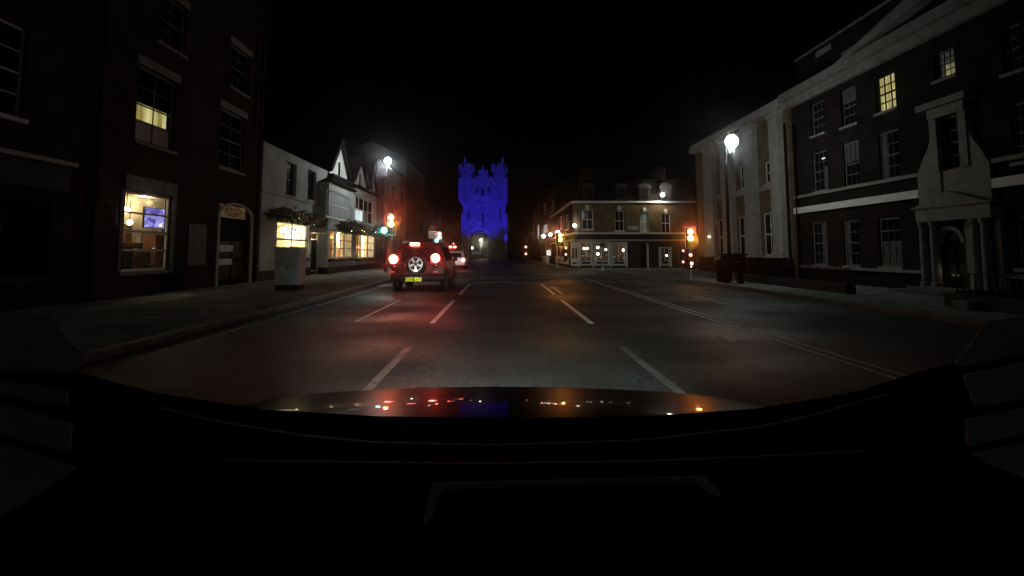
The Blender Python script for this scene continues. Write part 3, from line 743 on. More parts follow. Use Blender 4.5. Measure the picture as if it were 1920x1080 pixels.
for w in GF: window(FR, hE, w, 4, 3, M['dull_white'], M['old_glass'], .06, .075, .035, .014, sill=.07, sm=M['old_stone'])
net = noisy('net_curtain_cloth', (.07, .07, .068), (.12, .12, .115), 6, .9, .1, 40)
for k_, (w, f0_, f1_, g0_, g1_) in enumerate(((GF[2], .05, .95, .03, .5), (GF[0], .05, .45, .04, .96), (F1[1], .05, .95, .55, .97), (F1[2], .6, .95, .04, .96), (F1[0], .05, .4, .04, .6), (F2[1], .05, .95, .6, .97), (GF[1], .62, .95, .04, .97))):
    MB(FR).box(w[0] + (w[1] - w[0]) * f0_, w[0] + (w[1] - w[0]) * f1_, -.0905, -.0885, w[2] + (w[3] - w[2]) * g0_, w[2] + (w[3] - w[2]) * g1_).build('net_curtain', net, hE)
for w in F1 + [PW]: window(FR, hE, w, 4, 3, M['dull_white'], M['old_glass'], .06, .06, .03, .014, sill=.07, sm=M['old_stone'])
lampw = F1[0]
MB(FR).ball((lampw[0], 0, 0), .01) if False else None
for k, w in enumerate(F2):
    ww = window(FR, hE, w, 4, 3, M['black'] if k == 2 else M['dull_white'], M['clear'] if k == 2 else M['old_glass'], .10, .03 if k == 2 else .06, .035, .012, sill=.07, sm=M['old_stone'])
    if k == 2: MB(FR).box(w[0] + .01, w[1] - .01, -.21, -.2, w[2] + .01, w[3] - .01).build('lit_curtain', M['lit_curtain'], ww)
    if k == 3:
        MB(FR).box(w[0] + .08, w[0] + (w[1] - w[0]) * .6, -.125, -.121, w[2] + .08, w[2] + (w[3] - w[2]) * .55).build('lit_curtain', M['dim_curtain'], ww)
        MB(FR).box(w[0] + .08, w[1] - .1, -.128, -.126, w[2] + .08, w[3] - .08).build('curtain', M['blind'], ww)
s, z = FR.px(1541, 297)
MB(FR).add([(s - .09, -.05, z - .025), (s + .09, -.05, z - .025), (s + .09, -.05, z + .03), (s - .09, -.05, z + .03), (s - .09, -.085, z - .025), (s + .09, -.085, z - .025), (s + .09, -.085, z + .03), (s - .09, -.085, z + .03)],
           [(0, 1, 2, 3), (4, 7, 6, 5), (0, 4, 5, 1), (1, 5, 6, 2), (2, 6, 7, 3), (3, 7, 4, 0)]).build('window_light', M['lit_sign'], hE)
pl, pr = FR.px(1728, 345)[0], FR.px(1866, 345)[0]
lo, hi = min(pl, pr), max(pl, pr)
for a0, a1 in ((yE0, lo - .02), (hi + .02, yE1 - .02)):
    zt = FR.px(1615, 348)[1]; MB(FR).box(a0, a1, .003, .09, zt - .06, zt + .06).build('string_course', M['old_stone'], hE)
    zt = FR.px(1615, 379)[1]; MB(FR).box(a0, a1, .003, .12, zt - .13, zt + .13).build('string_course', M['white'], hE)
    zt = FR.px(1600, 504)[1]; MB(FR).box(a0, a1, .003, .10, zt - .05, zt + .05).build('sill_band', M['old_stone'], hE)
# cornice and pediment
zc0, zc1 = FR.px(1600, 146)[1], FR.px(1600, 112)[1]
b = MB(FR)
b.box(yE0, yE1 + .15, .003, .18, zc0, zc0 + (zc1 - zc0) * .5).box(yE0 - .1, yE1 + .3, .003, .42, zc0 + (zc1 - zc0) * .5 + .002, zc1)
b.build('cornice', M['old_stone'], hE)
ps, pz = FR.px(1588, 112)
top_s = yE0 + (ps - yE0) * .32
sl = FR.px(1700, 22); slope = (sl[1] - zc1) / (ps - sl[0])
cm = ps - 4.6; za = zc1 + slope * 4.6
for sg in (1, -1):
    q = [(cm, za - .38), (cm, za + .12), (cm + sg * (4.6 + .25), zc1 + .003), (cm + sg * (4.6 - .75), zc1 + .003)]
    MB(FR).prism(q, .0, .42).build('raking_cornice', M['old_stone'], hE)
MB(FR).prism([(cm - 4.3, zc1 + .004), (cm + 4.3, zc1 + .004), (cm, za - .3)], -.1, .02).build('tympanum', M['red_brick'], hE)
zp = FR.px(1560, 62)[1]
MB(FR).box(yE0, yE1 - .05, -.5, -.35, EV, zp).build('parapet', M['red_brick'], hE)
MB(FR).box(yE0 - .1, yE1, -.55, -.28, zp + .002, zp + .07).build('coping', M['old_stone'], hE)
for px in (1530, 1580):
    s, z = FR.px(px, 95); MB(FR).box(s - .55, s + .55, -.348, -.3, z - .12, z + .12).build('recessed_panel', M['old_stone'], hE)
# doorway: columns, entablature, pediment and stone surround of the window over it
door_t = MB(FR)
dm = (DR[0] + DR[1]) / 2
FP = Front('x', 13.5 - .36, -1)
ze0, ze1 = FP.px(1785, 412)[1], FP.px(1785, 386)[1]
e0, e1 = sorted((FP.px(1716, 400)[0], FP.px(1857, 400)[0]))
MB(FR).box(e0, e1, .003, .36, ze0, ze1).build('entablature', M['old_stone'], hE)
f0, f1 = sorted((FP.px(1708, 388)[0], FP.px(1864, 386)[0])); zpk = FP.px(1785, 357)[1]
MB(FR).prism([(f0, ze1 + .002), (f1, ze1 + .002), ((f0 + f1) / 2, zpk)], .003, .42).build('door_pediment', M['old_stone'], hE)
for px in (1724, 1744, 1820, 1840):
    s = FP.px(px, 460)[0]
    p = FR(s, .21, 0)
    MB().lathe((p[0], p[1], 0), [(.3, .16), (.42, .16), (.45, .125), (1.4, .12), (ze0 - .16, .105), (ze0 - .14, .14), (ze0 - .003, .15)], 'z', 14).build('column', M['old_stone'], hE, True)
for a in (e0, e1 - .22): MB(FR).box(a, a + .22, .003, .12, .3, ze0 - .002).build('pilaster', M['old_stone'], hE)
MB(FR).box(e0 + .222, DR[0] - .12, .003, .08, .3, ze0 - .002).build('door_surround', M['old_stone'], hE)
MB(FR).box(DR[1] + .12, e1 - .222, .003, .08, .3, ze0 - .002).build('door_surround', M['old_stone'], hE)
sp_ = MB(FR); ra = (DR[1] - DR[0]) / 2
for k in range(10):
    t0, t1 = math.pi * k / 10, math.pi * (k + 1) / 10
    sp_.prism([(dm + rr * math.cos(t), DR[3] - ra + rr * math.sin(t)) for rr, t in ((ra + .002, t0), (ra + .12, t0), (ra + .12, t1), (ra + .002, t1))], .003, .11)
for sg in (1, -1):   # spandrels filling the square opening above the arch
    sp_.prism([(dm + sg * ra, DR[3])] + [(dm + sg * ra * math.cos(t), DR[3] - ra + ra * math.sin(t)) for t in [math.pi / 2 * i / 6 for i in range(7)]], -.1, .002)
sp_.build('door_arch', M['old_stone'], hE)
dd = MB(FR).box(DR[0], DR[1], -.2, -.14, .3, DR[3] - ra).build('door', M['black'], hE)
for i in range(2):
    for j in range(2): MB(FR).box(DR[0] + .08 + i * ra, DR[0] + ra - .05 + i * ra, -.139, -.12, .45 + j * .75, 1.05 + j * .65).build('door_panel', M['charcoal'], dd)
s, z = FR.px(1785, 516); MB(FR).box(s - .13, s + .13, -.119, -.10, z - .03, z + .03).build('letter_plate', M['alloy'], dd)
lamp('step_light', 'POINT', FR(s, .12, z + .12), .25, (1, .85, .55), hE, .02)
for sg in (-1, 1):
    q = [(dm + sg * .05, DR[3] - ra + .03)] + [(dm + sg * (.05 + (ra - .12) * math.cos(t)), DR[3] - ra + .03 + (ra - .1) * math.sin(t)) for t in [math.pi / 2 * i / 6 for i in range(7)]]
    MB(FR).prism(q, -.19, -.17).build('fanlight', M['blind'], dd)
zb0, zb1 = ze1 + .1, FR.px(1790, 322)[1]
MB(FR).box(lo, PW[0] - .002, .003, .12, zb0, PW[2]).build('surround_block', M['old_stone'], hE)
MB(FR).box(PW[1] + .002, hi, .003, .12, zb0, PW[2]).build('surround_block', M['old_stone'], hE)
MB(FR).box(PW[0], PW[1], .003, .08, zb0, PW[2] - .092).build('surround_apron', M['old_stone'], hE)
zt0, zt1 = PW[3], FR.px(1780, 186)[1]
for a0, a1, far in ((PW[0] - .26, PW[0] - .003, lo), (PW[1] + .003, PW[1] + .26, hi)):
    MB(FR).box(a0, a1, .003, .16, PW[2] + .002, zt0).build('window_pilaster', M['old_stone'], hE)
    inner = a0 if far == lo else a1
    q = [(inner, PW[2] + .004), (far, PW[2] + .004), (inner + (far - inner) * .55, PW[2] + .5), (inner + (far - inner) * .2, PW[2] + .8), (inner, PW[2] + 1.2)]
    MB(FR).prism(q, .003, .12).build('scroll', M['old_stone'], hE)
MB(FR).box(PW[0] - .26, PW[1] + .26, .003, .2, zt0 + .003, zt0 + (zt1 - zt0) * .6).build('window_frieze', M['old_stone'], hE)
MB(FR).box(PW[0] - .5, PW[1] + .5, .003, .36, zt0 + (zt1 - zt0) * .6 + .003, zt1).build('window_hood', M['old_stone'], hE)
for k in range(2): MB(FR).box(DR[0] - .5 - .3 * (1 - k), DR[1] + .5 + .3 * (1 - k), .75 - .4 * k if False else -.1, 1.15 - .35 * k, .122 + k * .09, .21 + k * .09).build('step', M['kerb'], hE)
# low dark wall with railings before the house
def railing(y0, y1, label, x=10.35):
    t = thing('railing', label, 'railing', (x, (y0 + y1) / 2, .12), 'railings before the mansion')
    MB().box(x - .15, x + .15, y0, y1, .12, .42).build('dwarf_wall', M['charcoal'], t)
    n = int((y1 - y0) / .16); m0 = MB().box(x - .012, x + .012, y0 - .012 + .08, y0 + .092, .42, .86).build('bar', M['black'], t)
    for k in range(1, n): place(bpy.data.objects.new('bar', m0.data), WL[m0.name] + Vector((0, k * .16, 0)), t)
    MB().box(x - .02, x + .02, y0, y1, .861, .89).build('top_rail', M['black'], t)
railing(15.9, 23.5, 'black railing on a low dark wall left of the columned doorway')
railing(8.6, 12.4, 'black railing on a low dark wall right of the columned doorway')
p = on_z(1700, 573, .2)
tag(MB().slab([(9.95, p.y - .2), (10.3, p.y - .2), (10.3, p.y + .2), (9.95, p.y + .2)], .121, .3).build('stone_block', M['kerb'], bevel=.02), 'small pale stone block at the railing end by the columned doorway', 'stone block')

# ================================================================== right side: bank with pilasters
hF = thing('bank_building', 'tall bank with pale pilasters over a red brick base behind the right lamp', 'building', (17, 30, .12))
yF0, yF1 = 24.6, 36.4
g = [FR.rect(*q) for q in ((1346, 1361, 410, 480), (1384, 1404, 405, 480), (1431, 1455, 398, 480))]
u = [FR.rect(*q) for q in ((1347, 1361, 318, 364), (1386, 1405, 308, 354), (1433, 1456, 300, 343))]
zb = FR.px(1400, 482)[1]; zt = FR.px(1400, 225)[1]
wall(FR, hF, M['bank_brick'], yF0, yF1, zb, zt, g + u)
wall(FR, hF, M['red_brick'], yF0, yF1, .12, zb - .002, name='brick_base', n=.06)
shell(FR, hF, M['bank_brick'], M['slate'], yF0, yF1, zt, 9, 2.0)
for w in g + u: window(FR, hF, w, 2, 2, None, M['glass'], .08, .09, .05, sm=M['stone'])
for l, r in ((1328, 1345), (1362, 1381), (1406, 1425), (1457, 1475)):
    a0, a1, _, _ = FR.rect(l, r, 300, 480)
    pz_ = MB(FR).box(a0, a1, .003, .28, zb + .25, zt - .7).build('pilaster', M['stone'], hF)
    MB(FR).box(a0 - .08, a1 + .08, .003, .36, zb, zb + .248).build('pilaster_base', M['stone'], hF)
    MB(FR).box(a0 - .08, a1 + .08, .003, .36, zt - .698, zt - .45).build('capital', M['stone'], hF)
MB(FR).box(yF0, yF1, .003, .45, zt - .448, zt).build('cornice', M['stone'], hF)
for w, q in zip(g, u): MB(FR).box(w[0] - .1, w[1] + .1, .003, .1, q[2] - .35, q[2] - .1).build('apron', M['stone'], hF)
s, z = FR.px(1340, 444)
bl = thing('wall_lamp', 'tiny lit lamp on the left corner of the bank', 'lamp', FR(s, .35, z))
MB(FR).box(s - .03, s + .03, .01, .3, z - .03, z + .03).build('bracket', M['black'], bl)
MB().ball(FR(s, .36, z), .07, 8).build('globe', M['warm_bulb'], bl, True)

# ================================================================== right side: corner pub
hG = thing('corner_pub', 'brick corner pub with white shopfront frames and dormers', 'pub', (10, YG + 5, .12))
xg0, xg1 = FG.px(1083, 440)[0], 15.4
cz = 5.25
sillz = FG.px(1180, 437)[1]; fas = FG.px(1180, 452)[1]
W1 = [FG.rect(*q) for q in ((1091, 1112, 393, 430), (1153, 1170, 395, 433), (1200, 1217, 397, 435), (1240, 1257, 400, 437))]
SF = [FG.rect(*q) for q in ((1087, 1110, 453, 491), (1114, 1143, 453, 491), (1147, 1173, 454, 492), (1238, 1256, 463, 496))]
DG = FG.rect(1201, 1213, 457, 513); DG = (DG[0], DG[1], .125, DG[3])
wall(FG, hG, M['pub_brick'], xg0, xg1, fas, cz, W1)
wall(FG, hG, M['charcoal'], xg0, xg1, .12, fas - .002, SF + [DG], name='shopfront')
# rounded corner
rc_ = xg0 - 5.75
def curve_wall(z0, z1, m, name, off=0, k=10):
    b = MB()
    pts = [(xg0 - (rc_ + off) * math.sin(t), YG + rc_ - (rc_ + off) * math.cos(t)) for t in [math.pi / 2 * i / k for i in range(k + 1)]]
    for i in range(k):
        (x0, y0), (x1, y1) = pts[i], pts[i + 1]
        b.add([(x0, y0, z0), (x1, y1, z0), (x1, y1, z1), (x0, y0, z1)], [(0, 1, 2, 3)])
        if off:
            b.add([(x0, y0, z1), (x1, y1, z1), (xg0, YG + rc_, z1)], [(0, 1, 2)])
            b.add([(x0, y0, z0), (x1, y1, z0), (xg0, YG + rc_, z0)], [(0, 1, 2)])
    return b.build(name, m, hG)
curve_wall(fas, cz, M['pub_brick'], 'corner_wall')
curve_wall(.12, fas - .002, M['charcoal'], 'corner_shopfront')
yS1 = 60
P0 = FS.rect(1043, 1066, 452, 492); P0 = (P0[0], P0[1], .9, P0[3])
Ws = [FS.rect(*q) for q in ((1048, 1054, 405, 430), (1060, 1066, 402, 430))]
wall(FS, hG, M['red_brick'], YG + rc_, yS1, .12, cz, [P0] + Ws)
for w in Ws: window(FS, hG, w, 2, 2)
window(FS, hG, P0, 1, 3, M['white'], M['glass'], sill=.12)
MB(FS).box(P0[0], P0[1], .003, .07, .32, .8).build('stall_riser', M['white'], hG)
for q in (.1, .55): MB(FS).box(P0[0] + (P0[1] - P0[0]) * q, P0[0] + (P0[1] - P0[0]) * (q + .35), .072, .085, .5, .62).build('grille', M['black'], hG)
for z0, z1, off, nm in ((cz - .02, cz + .13, .16, 'cornice'), (sillz - .08, sillz + .04, .1, 'sill_course'), (fas + .02, fas + .12, .22, 'fascia_cornice')):
    MB(FG).box(xg0, xg1, .003, off, z0, z1).build(nm, M['white'] if nm != 'fascia_cornice' else M['stone'], hG)
    curve_wall(z0, z1, M['white'] if nm != 'fascia_cornice' else M['stone'], nm, off)
    MB(FS).box(YG + rc_, yS1, .003, off, z0, z1).build(nm, M['stone'], hG)
MB(FG).box(xg0, xg1, .003, .12, fas + .122, sillz - .082).build('fascia', M['black'], hG)
for k, w in enumerate(W1):
    ww = window(FG, hG, w, 2, 2, M['white'], M['glass'], .10, .05, .04, sill=.12)
    MB(FG).box((w[0] + w[1]) / 2 - .12, (w[0] + w[1]) / 2 + .12, .003, .09, w[3] + .02, w[3] + .34).build('keystone', M['white'], hG)
    if k == 2: MB(FG).box(w[0] + .06, w[1] - .06, -.128, -.124, w[2] + (w[3] - w[2]) * .48, w[3] - .06).build('blind', noisy('blue_grey_blind', (.2, .3, .34), (.28, .4, .44), 4), ww)
    if k == 2: MB(FG).box(w[0] + .06, w[1] - .06, -.128, -.124, w[2] + .06, w[2] + (w[3] - w[2]) * .46).build('net_curtain', M['blind'], ww)
for k, w in enumerate(SF):
    ww = window(FG, hG, w, 1, 2, M['white'], M['clear'], .04, .10, .05, .06, sill=0)
    MB(FG).box(w[0], w[1], .003, .08, .32, w[2] - .002).build('stall_riser', M['white'], hG)
    MB(FG).box(w[0] - .12, w[0] - .002, .003, .1, .2, w[3]).build('frame_post', M['white'], hG)
    MB(FG).box(w[1] + .002, w[1] + .12, .003, .1, .2, w[3]).build('frame_post', M['white'], hG)
    MB(FG).box(w[0] + .15, w[1] - .15, .082, .095, .45, .62).build('grille', M['black'], hG)
# narrow frame on the rounded corner
a = R(38); cx_, cy_ = xg0 - rc_ * math.sin(a), YG + rc_ - rc_ * math.cos(a)
b = MB(); tdir, nd = Vector((math.cos(a), -math.sin(a), 0)), Vector((-math.sin(a), -math.cos(a), 0))
fr_c = lambda s, n, z: Vector((cx_, cy_, z)) + tdir * s + nd * n
b.tf = fr_c
b.box(-.34, -.24, .02, .1, .3, fas - .05).box(.24, .34, .02, .1, .3, fas - .05).box(-.24, .24, .02, .09, .3, .85).box(-.04, .04, .02, .09, .85, 1.7).box(-.24, .24, .02, .09, 1.7, fas - .05)
b.build('corner_frame', M['white'], hG)
MB(fr_c).box(-.2, .2, .092, .105, .42, .56).build('grille', M['black'], hG)
# interior behind the shopfront
inn = (SF[0][0], SF[2][1], .5, SF[0][3])
MB(FG).box(inn[0] - .2, inn[1] + .3, -4.2, -4.1, .13, 2.6).build('bar_back', noisy('brown_interior', (.06, .04, .025), (.2, .15, .1), 2, .7), hG)
MB(FG).box(inn[0] - .2, inn[1] + .3, -4.09, -.25, 2.6, 2.65).build('ceiling', M['blind'], hG)
MB(FG).box(inn[0] - .2, inn[0] - .15, -4.09, -.25, .13, 2.6).build('inner_wall', M['wood'], hG)
MB(FG).box(inn[1] + .3, inn[1] + .35, -4.09, -.25, .13, 2.6).build('inner_wall', M['wood'], hG)
for k in range(6):
    s = inn[0] + .3 + k * .62
    ch = MB(FG).box(s, s + .4, -1.6 - .3 * (k % 2), -1.55 - .3 * (k % 2), .5, 1.05).build('chair_back', M['wood'], hG)
for px in (1100, 1138, 1163):
    s = FG.px(px, 480)[0]; MB(FG).box(s - .3, s + .3, -1.2, -.7, .8, .86).build('table', M['wood'], hG)
for k, (px, py, w_, h_) in enumerate(((1093, 480, .22, .16), (1099, 476, .16, .3), (1105, 481, .3, .14), (1117, 486, .2, .34), (1127, 482, .14, .18), (1138, 478, .12, .12), (1151, 482, .3, .12), (1156, 486, .34, .1), (1163, 478, .1, .3), (1170, 484, .2, .2))):
    s, z = Front('y', YG + 1.0, -1).px(px, py)
    MB(FG).box(s - w_ / 2, s + w_ / 2, -1.05, -.98, z - h_ / 2, z + h_ / 2).build('table_setting', M[('white', 'cream', 'blind')[k % 3]], hG, bevel=.02)
lamp('bar_light', 'POINT', FG(inn[0] + .8, -1.8, 2.3), 34, (1, .93, .8), hG, .1)
lamp('bar_light', 'POINT', FG(inn[1] - .8, -1.8, 2.3), 34, (1, .93, .8), hG, .1)
MB(FG).box(SF[3][0] - .2, SF[3][1] + .2, -1.5, -1.4, .13, 2.3).build('lobby_wall', M['wood'], hG)
for px, py, r, lab in ((1095, 466, .09, 'left of a close pair of white lamps in the first shopfront window'), (1101, 466, .09, 'right of a close pair of white lamps in the first shopfront window'), (1121, 464, .1, 'upper white lamp in the middle shopfront window'), (1121, 476, .11, 'lower white lamp in the middle shopfront window'), (1136, 468, .09, 'single white lamp right of the drainpipe in the middle shopfront window'), (1169, 469, .11, 'white lamp at the right of the third shopfront window'), (1250, 479, .07, 'small warm lamp in the separate right shopfront window')):
    pendant(FG, px, py, -1.0, r, M['bulb'], lab, 'white lamps inside the corner pub')
dg = MB(FG).box(DG[0], DG[1], -.14, -.08, .125, DG[3] - .35).build('door', M['black'], hG)
MB(FG).box(DG[1] + .002, DG[1] + .12, .003, .09, .125, DG[3]).build('door_post', M['white'], hG)
MB(FG).box(DG[0], DG[1], -.12, -.1, DG[3] - .34, DG[3]).build('transom_light', M['glass'], hG)
q = FG.rect(1177, 1197, 424, 431)
tag(MB(FG).box(q[0], q[1], .01, .05, q[2], q[3]).build('street_sign', M['stone']), 'small pale street nameplate below the first floor windows of the corner pub', 'sign')
# roof storey with dormers
MB().add([(xg0, YG + .1, cz + .13), (xg1, YG + .1, cz + .13), (xg1, YG + .9, cz + 2.0), (xg0 + .3, YG + .9, cz + 2.0), (5.85, YG + rc_, cz + .13), (6.7, YG + rc_ + .2, cz + 2.0), (5.85, yS1, cz + .13), (6.7, yS1, cz + 2.0), (xg1, yS1, cz + 2), (xg1, yS1, cz + .13)],
         [(0, 1, 2, 3), (4, 0, 3, 5), (6, 4, 5, 7), (3, 2, 8, 7, 5), (1, 9, 8, 2), (9, 6, 7, 8)]).build('mansard_roof', M['slate'], hG)
for px in (1103, 1165, 1209, 1248):
    s = FG.px(px, 360)[0]
    dm_ = MB(FG).box(s - .45, s + .45, -.9, -.02, cz + .131, cz + 1.25).build('dormer', M['slate'], hG)
    MB(FG).prism([(s - .55, cz + 1.252), (s + .55, cz + 1.252), (s + .35, cz + 1.5), (s, cz + 1.6), (s - .35, cz + 1.5)], -1.1, .04).build('dormer_hood', M['charcoal'], dm_)
    window(FG, dm_, (s - .36, s + .36, cz + .25, cz + 1.2), 2, 2, M['white'], M['glass'], -.045, .05, .03, sill=0) if False else None
    fm_ = MB(FG).box(s - .36, s - .3, -.019, .01, cz + .25, cz + 1.2).box(s + .3, s + .36, -.019, .01, cz + .25, cz + 1.2).box(s - .3, s + .3, -.019, .009, cz + .25, cz + .31).box(s - .3, s + .3, -.019, .009, cz + 1.14, cz + 1.2).box(s - .3, s + .3, -.019, .008, cz + .7, cz + .74)
    fm_.build('dormer_window', M['charcoal'], dm_)
    MB(FG).box(s - .3, s + .3, -.019, -.012, cz + .31, cz + 1.14).build('dormer_pane', M['glass'], dm_)
for x, y in ((7.4, YG + 4), (13.5, YG + 3)):
    MB().box(x - .5, x + .5, y - .35, y + .35, cz + 1.9, cz + 3.2).build('chimney', M['dark_brick'], hG)
    MB().box(x - .56, x + .56, y - .41, y + .41, cz + 3.202, cz + 3.32).build('chimney_cap', M['dark_brick'], hG)
# floodlight above the cornice
s, z = FG.px(1238, 367)
wl = thing('floodlight', 'bright floodlight over the cornice of the corner pub', 'floodlight', FG(s, .55, z - .1))
MB(FG).box(s - .04, s + .04, -.3, .5, z + .05, z + .1).build('bracket', M['black'], wl)
MB(FG).box(s - .16, s + .16, .4, .6, z - .02, z + .12).build('lamp_housing', M['black'], wl)
MB().ball(FG(s, .62, z), .15).build('lamp_glass', M['led'], wl, True)
lamp('flood_beam', 'POINT', FG(s - .1, .7, z - .02), 230, (1, .86, .58), wl, .1)
# up-light on the rounded corner
s, z = FG.px(1077, 423)
ul = thing('wall_lamp', 'white uplighter on the rounded corner of the corner pub', 'lamp', (s, YG - .05, z))
MB().box(s - .05, s + .05, YG - .1, YG + .4, z - .12, z - .06).build('bracket', M['black'], ul)
MB().ball((s, YG - .1, z), .12).build('globe', M['led'], ul, True)
lamp('up_beam', 'SPOT', (s - .05, YG - .2, z + .1), 16, (.9, 1, .97), ul, .05, (s + .05, YG + .3, z + 2), 80, .6)

# shops beyond, along the same side
hH = thing('terraced_shop', 'dark red brick shops receding beyond the corner pub', 'shop', (9, 73, .12))
hs = [FS.rect(*q) for q in ((1007, 1011, 421, 442), (1018, 1026, 421, 436))]
ups = [FS.rect(*q) for q in ((1009, 1012, 385, 405), (1019, 1023, 380, 402), (1033, 1038, 375, 396))]
gs = [FS.rect(*q) for q in ((1013, 1020, 458, 482),)]
wall(FS, hH, M['dark_brick'], yS1 + .02, 92, .12, 8.5, hs + ups + gs)
shell(FS, hH, M['dark_brick'], M['slate'], yS1 + .02, 92, 8.5, 8, 2)
for k, w in enumerate(hs): window(FS, hH, w, 2, 1, M['white'], emis_noise('lit_grey_window', (.12, .12, .13), (.55, .55, .58), 1, (1, .6, 1.4)))
for w in ups: window(FS, hH, w, 2, 2)
for w in gs: window(FS, hH, w, 1, 2, M['white'])
q = FS.rect(1028, 1036, 469, 479)
nb = thing('notice_case', 'lit white notice case on the wall beyond the corner pub', 'notice', FS((q[0] + q[1]) / 2, .2, q[2]))
MB(FS).box(q[0] - .1, q[1] + .1, .01, .2, q[2] - .1, q[3] + .1).build('case', M['black'], nb)
MB(FS).box(q[0], q[1], .202, .21, q[2], q[3]).build('lit_panel', M['lit_sign'], nb)
q = FS.rect(1028, 1035, 481, 492)
tag(MB(FS).box(q[0], q[1], .3, .7, .125, q[3]).build('planter', M['white'], bevel=.03), 'white planter box under the lit notice case', 'planter')
for px, py, r, m, lab in ((1027, 443, .22, M['bulb'], 'greenish white lantern on the shops beyond the corner pub'), (1041, 440, .2, M['warm_bulb'], 'warm lantern left above the middle traffic light'), (1056, 436, .2, M['bulb'], 'white lantern right above the middle traffic light')):
    s, z = FS.px(px, py)
    t = thing('wall_lantern', lab, 'lantern', FS(s, .5, z))
    MB(FS).box(s - .03, s + .03, .01, .5, z + .2, z + .26).build('bracket', M['black'], t)
    MB().lathe(FS(s, .5, z), [(-r, r * .35), (-r * .2, r * .85), (r * .4, r), (r * .9, r * .4)], 'z', 10).build('lantern_glass', m, t, True)
    lamp('lantern_light', 'POINT', FS(s, .9, z), 34, (1, .55, .24), t, .1)
t = thing('hanging_basket', 'green hanging basket under the lantern beyond the corner pub', 'plant', FS(FS.px(1024, 455)[0], .5, 2.2))
b = MB(); c0 = Vector(FS(FS.px(1024, 455)[0], .5, FS.px(1024, 453)[1]))
for k in range(500):
    o = c0 + Vector((random.gauss(0, .28), random.gauss(0, .7), random.gauss(0, .28))); a = Vector((random.uniform(-1, 1), random.uniform(-1, 1), random.uniform(-1, 1))).normalized() * .1; c = a.orthogonal() * .6
    b.add([o - a, o + c, o + a, o - c], [(0, 1, 2, 3)])
b.build('foliage', M['leaf'], t)

# ================================================================== street furniture
def lens(t, c, m, r=.11, hood=True, name='lens', rim=None):
    l = MB().lathe(c, [(-.03, r * .6), (-.02, r * .9), (0, r)], 'y', 18).build(name, m, t, True)
    if rim:
        ring = [[(c[0] + q_ * math.cos(a_), c[1] + h_, c[2] + q_ * math.sin(a_)) for a_ in [2 * math.pi * i / 20 for i in range(20)]] for h_, q_ in ((.004, r * .98), (-.006, r * 1.0), (-.004, r * 1.22), (.006, r * 1.24))]
        MB().loops(ring, False).build('lens_rim', rim, l, True)  # glowing ring imitates the coloured halo round a lit lens
    if hood:
        v = MB(); n = 12
        for k in range(n):
            t0, t1 = math.pi * (-.15 + 1.3 * k / n), math.pi * (-.15 + 1.3 * (k + 1) / n)
            p = [(c[0] + rr * math.cos(a), y, c[2] + rr * math.sin(a)) for rr, y, a in ((r + .012, c[1], t0), (r + .012, c[1], t1), (r + .012, c[1] - .2, t1), (r + .012, c[1] - .2, t0))]
            v.add(p, [(0, 1, 2, 3)])
        v.build('visor', M['black'], l)
def signal(x, y, zt, h, w, label, lits, side=None, lightp=18, poleside=0, ambp=.25):
    t = thing('traffic_light', label, 'traffic light', (x, y, .12), 'traffic lights of the junction')
    MB().tube([(x + poleside, y + .1, .12), (x + poleside, y + .1, zt - .05)], .057, 10).build('pole', M['pole'], t)
    bd = MB().box(x - w / 2, x + w / 2, y + .02, y + .035, zt - h, zt).build('backing_board', M['black'], t)
    e = .03
    MB().box(x - w / 2, x + w / 2, y + .012, y + .018, zt - e, zt).box(x - w / 2, x + w / 2, y + .012, y + .018, zt - h, zt - h + e).box(x - w / 2, x - w / 2 + e, y + .012, y + .018, zt - h + e, zt - e).box(x + w / 2 - e, x + w / 2, y + .012, y + .018, zt - h + e, zt - e).build('border', M['white'], bd)
    hd = MB().box(x - .16, x + .16, y - .12, y + .011, zt - h + .06, zt - .06).build('signal_head', M['black'], t, bevel=.02)
    st = (h - .12) / 3
    for k, (on, cn) in enumerate(zip(lits, ('red', 'amber', 'green'))):
        c = (x, y - .125, zt - .06 - st * (k + .5))
        lens(t, c, M[cn + '_lens'] if on else M['off_' + cn], min(.135, st * .42), False, 'lens', M[cn + '_rim'] if on else None)
        if on: lamp(cn + '_glow', 'SPOT', (x, y - .3, c[2]), lightp * (1 if cn == 'red' else ambp), {'red': (1, .07, .03), 'amber': (1, .45, .04), 'green': (.03, .8, .7)}[cn], t, .1, (x * .25, y - 27, 2.3), 22, .8)
    if side:
        sx, sz = side
        MB().box(sx - .17, sx + .17, y - .11, y + .011, sz - .2, sz + .2).build('filter_head', M['black'], t, bevel=.02)
        lens(t, (sx, y - .115, sz), M['green_lens'], .15, False, 'lens', M['green_rim'])
        lamp('green_glow', 'SPOT', (sx, y - .3, sz), lightp * .18, (.03, .85, .8), t, .1, (sx * .25, y - 27, 1.1), 27, .8)
    return t
def head(px0, px1, t, b_, Y):
    a, c = on_y((px0 + px1) / 2, t, Y), on_y((px0 + px1) / 2, b_, Y)
    return a.x, a.z, a.z - c.z, (px1 - px0) / FPX * Y
Y = 28.0
x, zt, h, w = head(726, 743, 400, 441, Y); sd = on_y(721, 432, Y)
signal(x, Y, zt, h, w, 'left kerb traffic light showing red and amber with a green filter lamp', (1, 1, 0), (sd.x, sd.z), 750)
Y = 23.6
x, zt, h, w = head(1284, 1301, 426, 467, Y)
tR = signal(x, Y, zt, h, w, 'right kerb traffic light showing red and amber above red cycle signals', (1, 1, 0), None, 330, .06, .9)
MB().box(x - .19, x + .19, Y - .1, Y + .0, on_y(1297, 505, Y).z, on_y(1297, 472, Y).z).build('cycle_signal', M['black'], tR, bevel=.02)
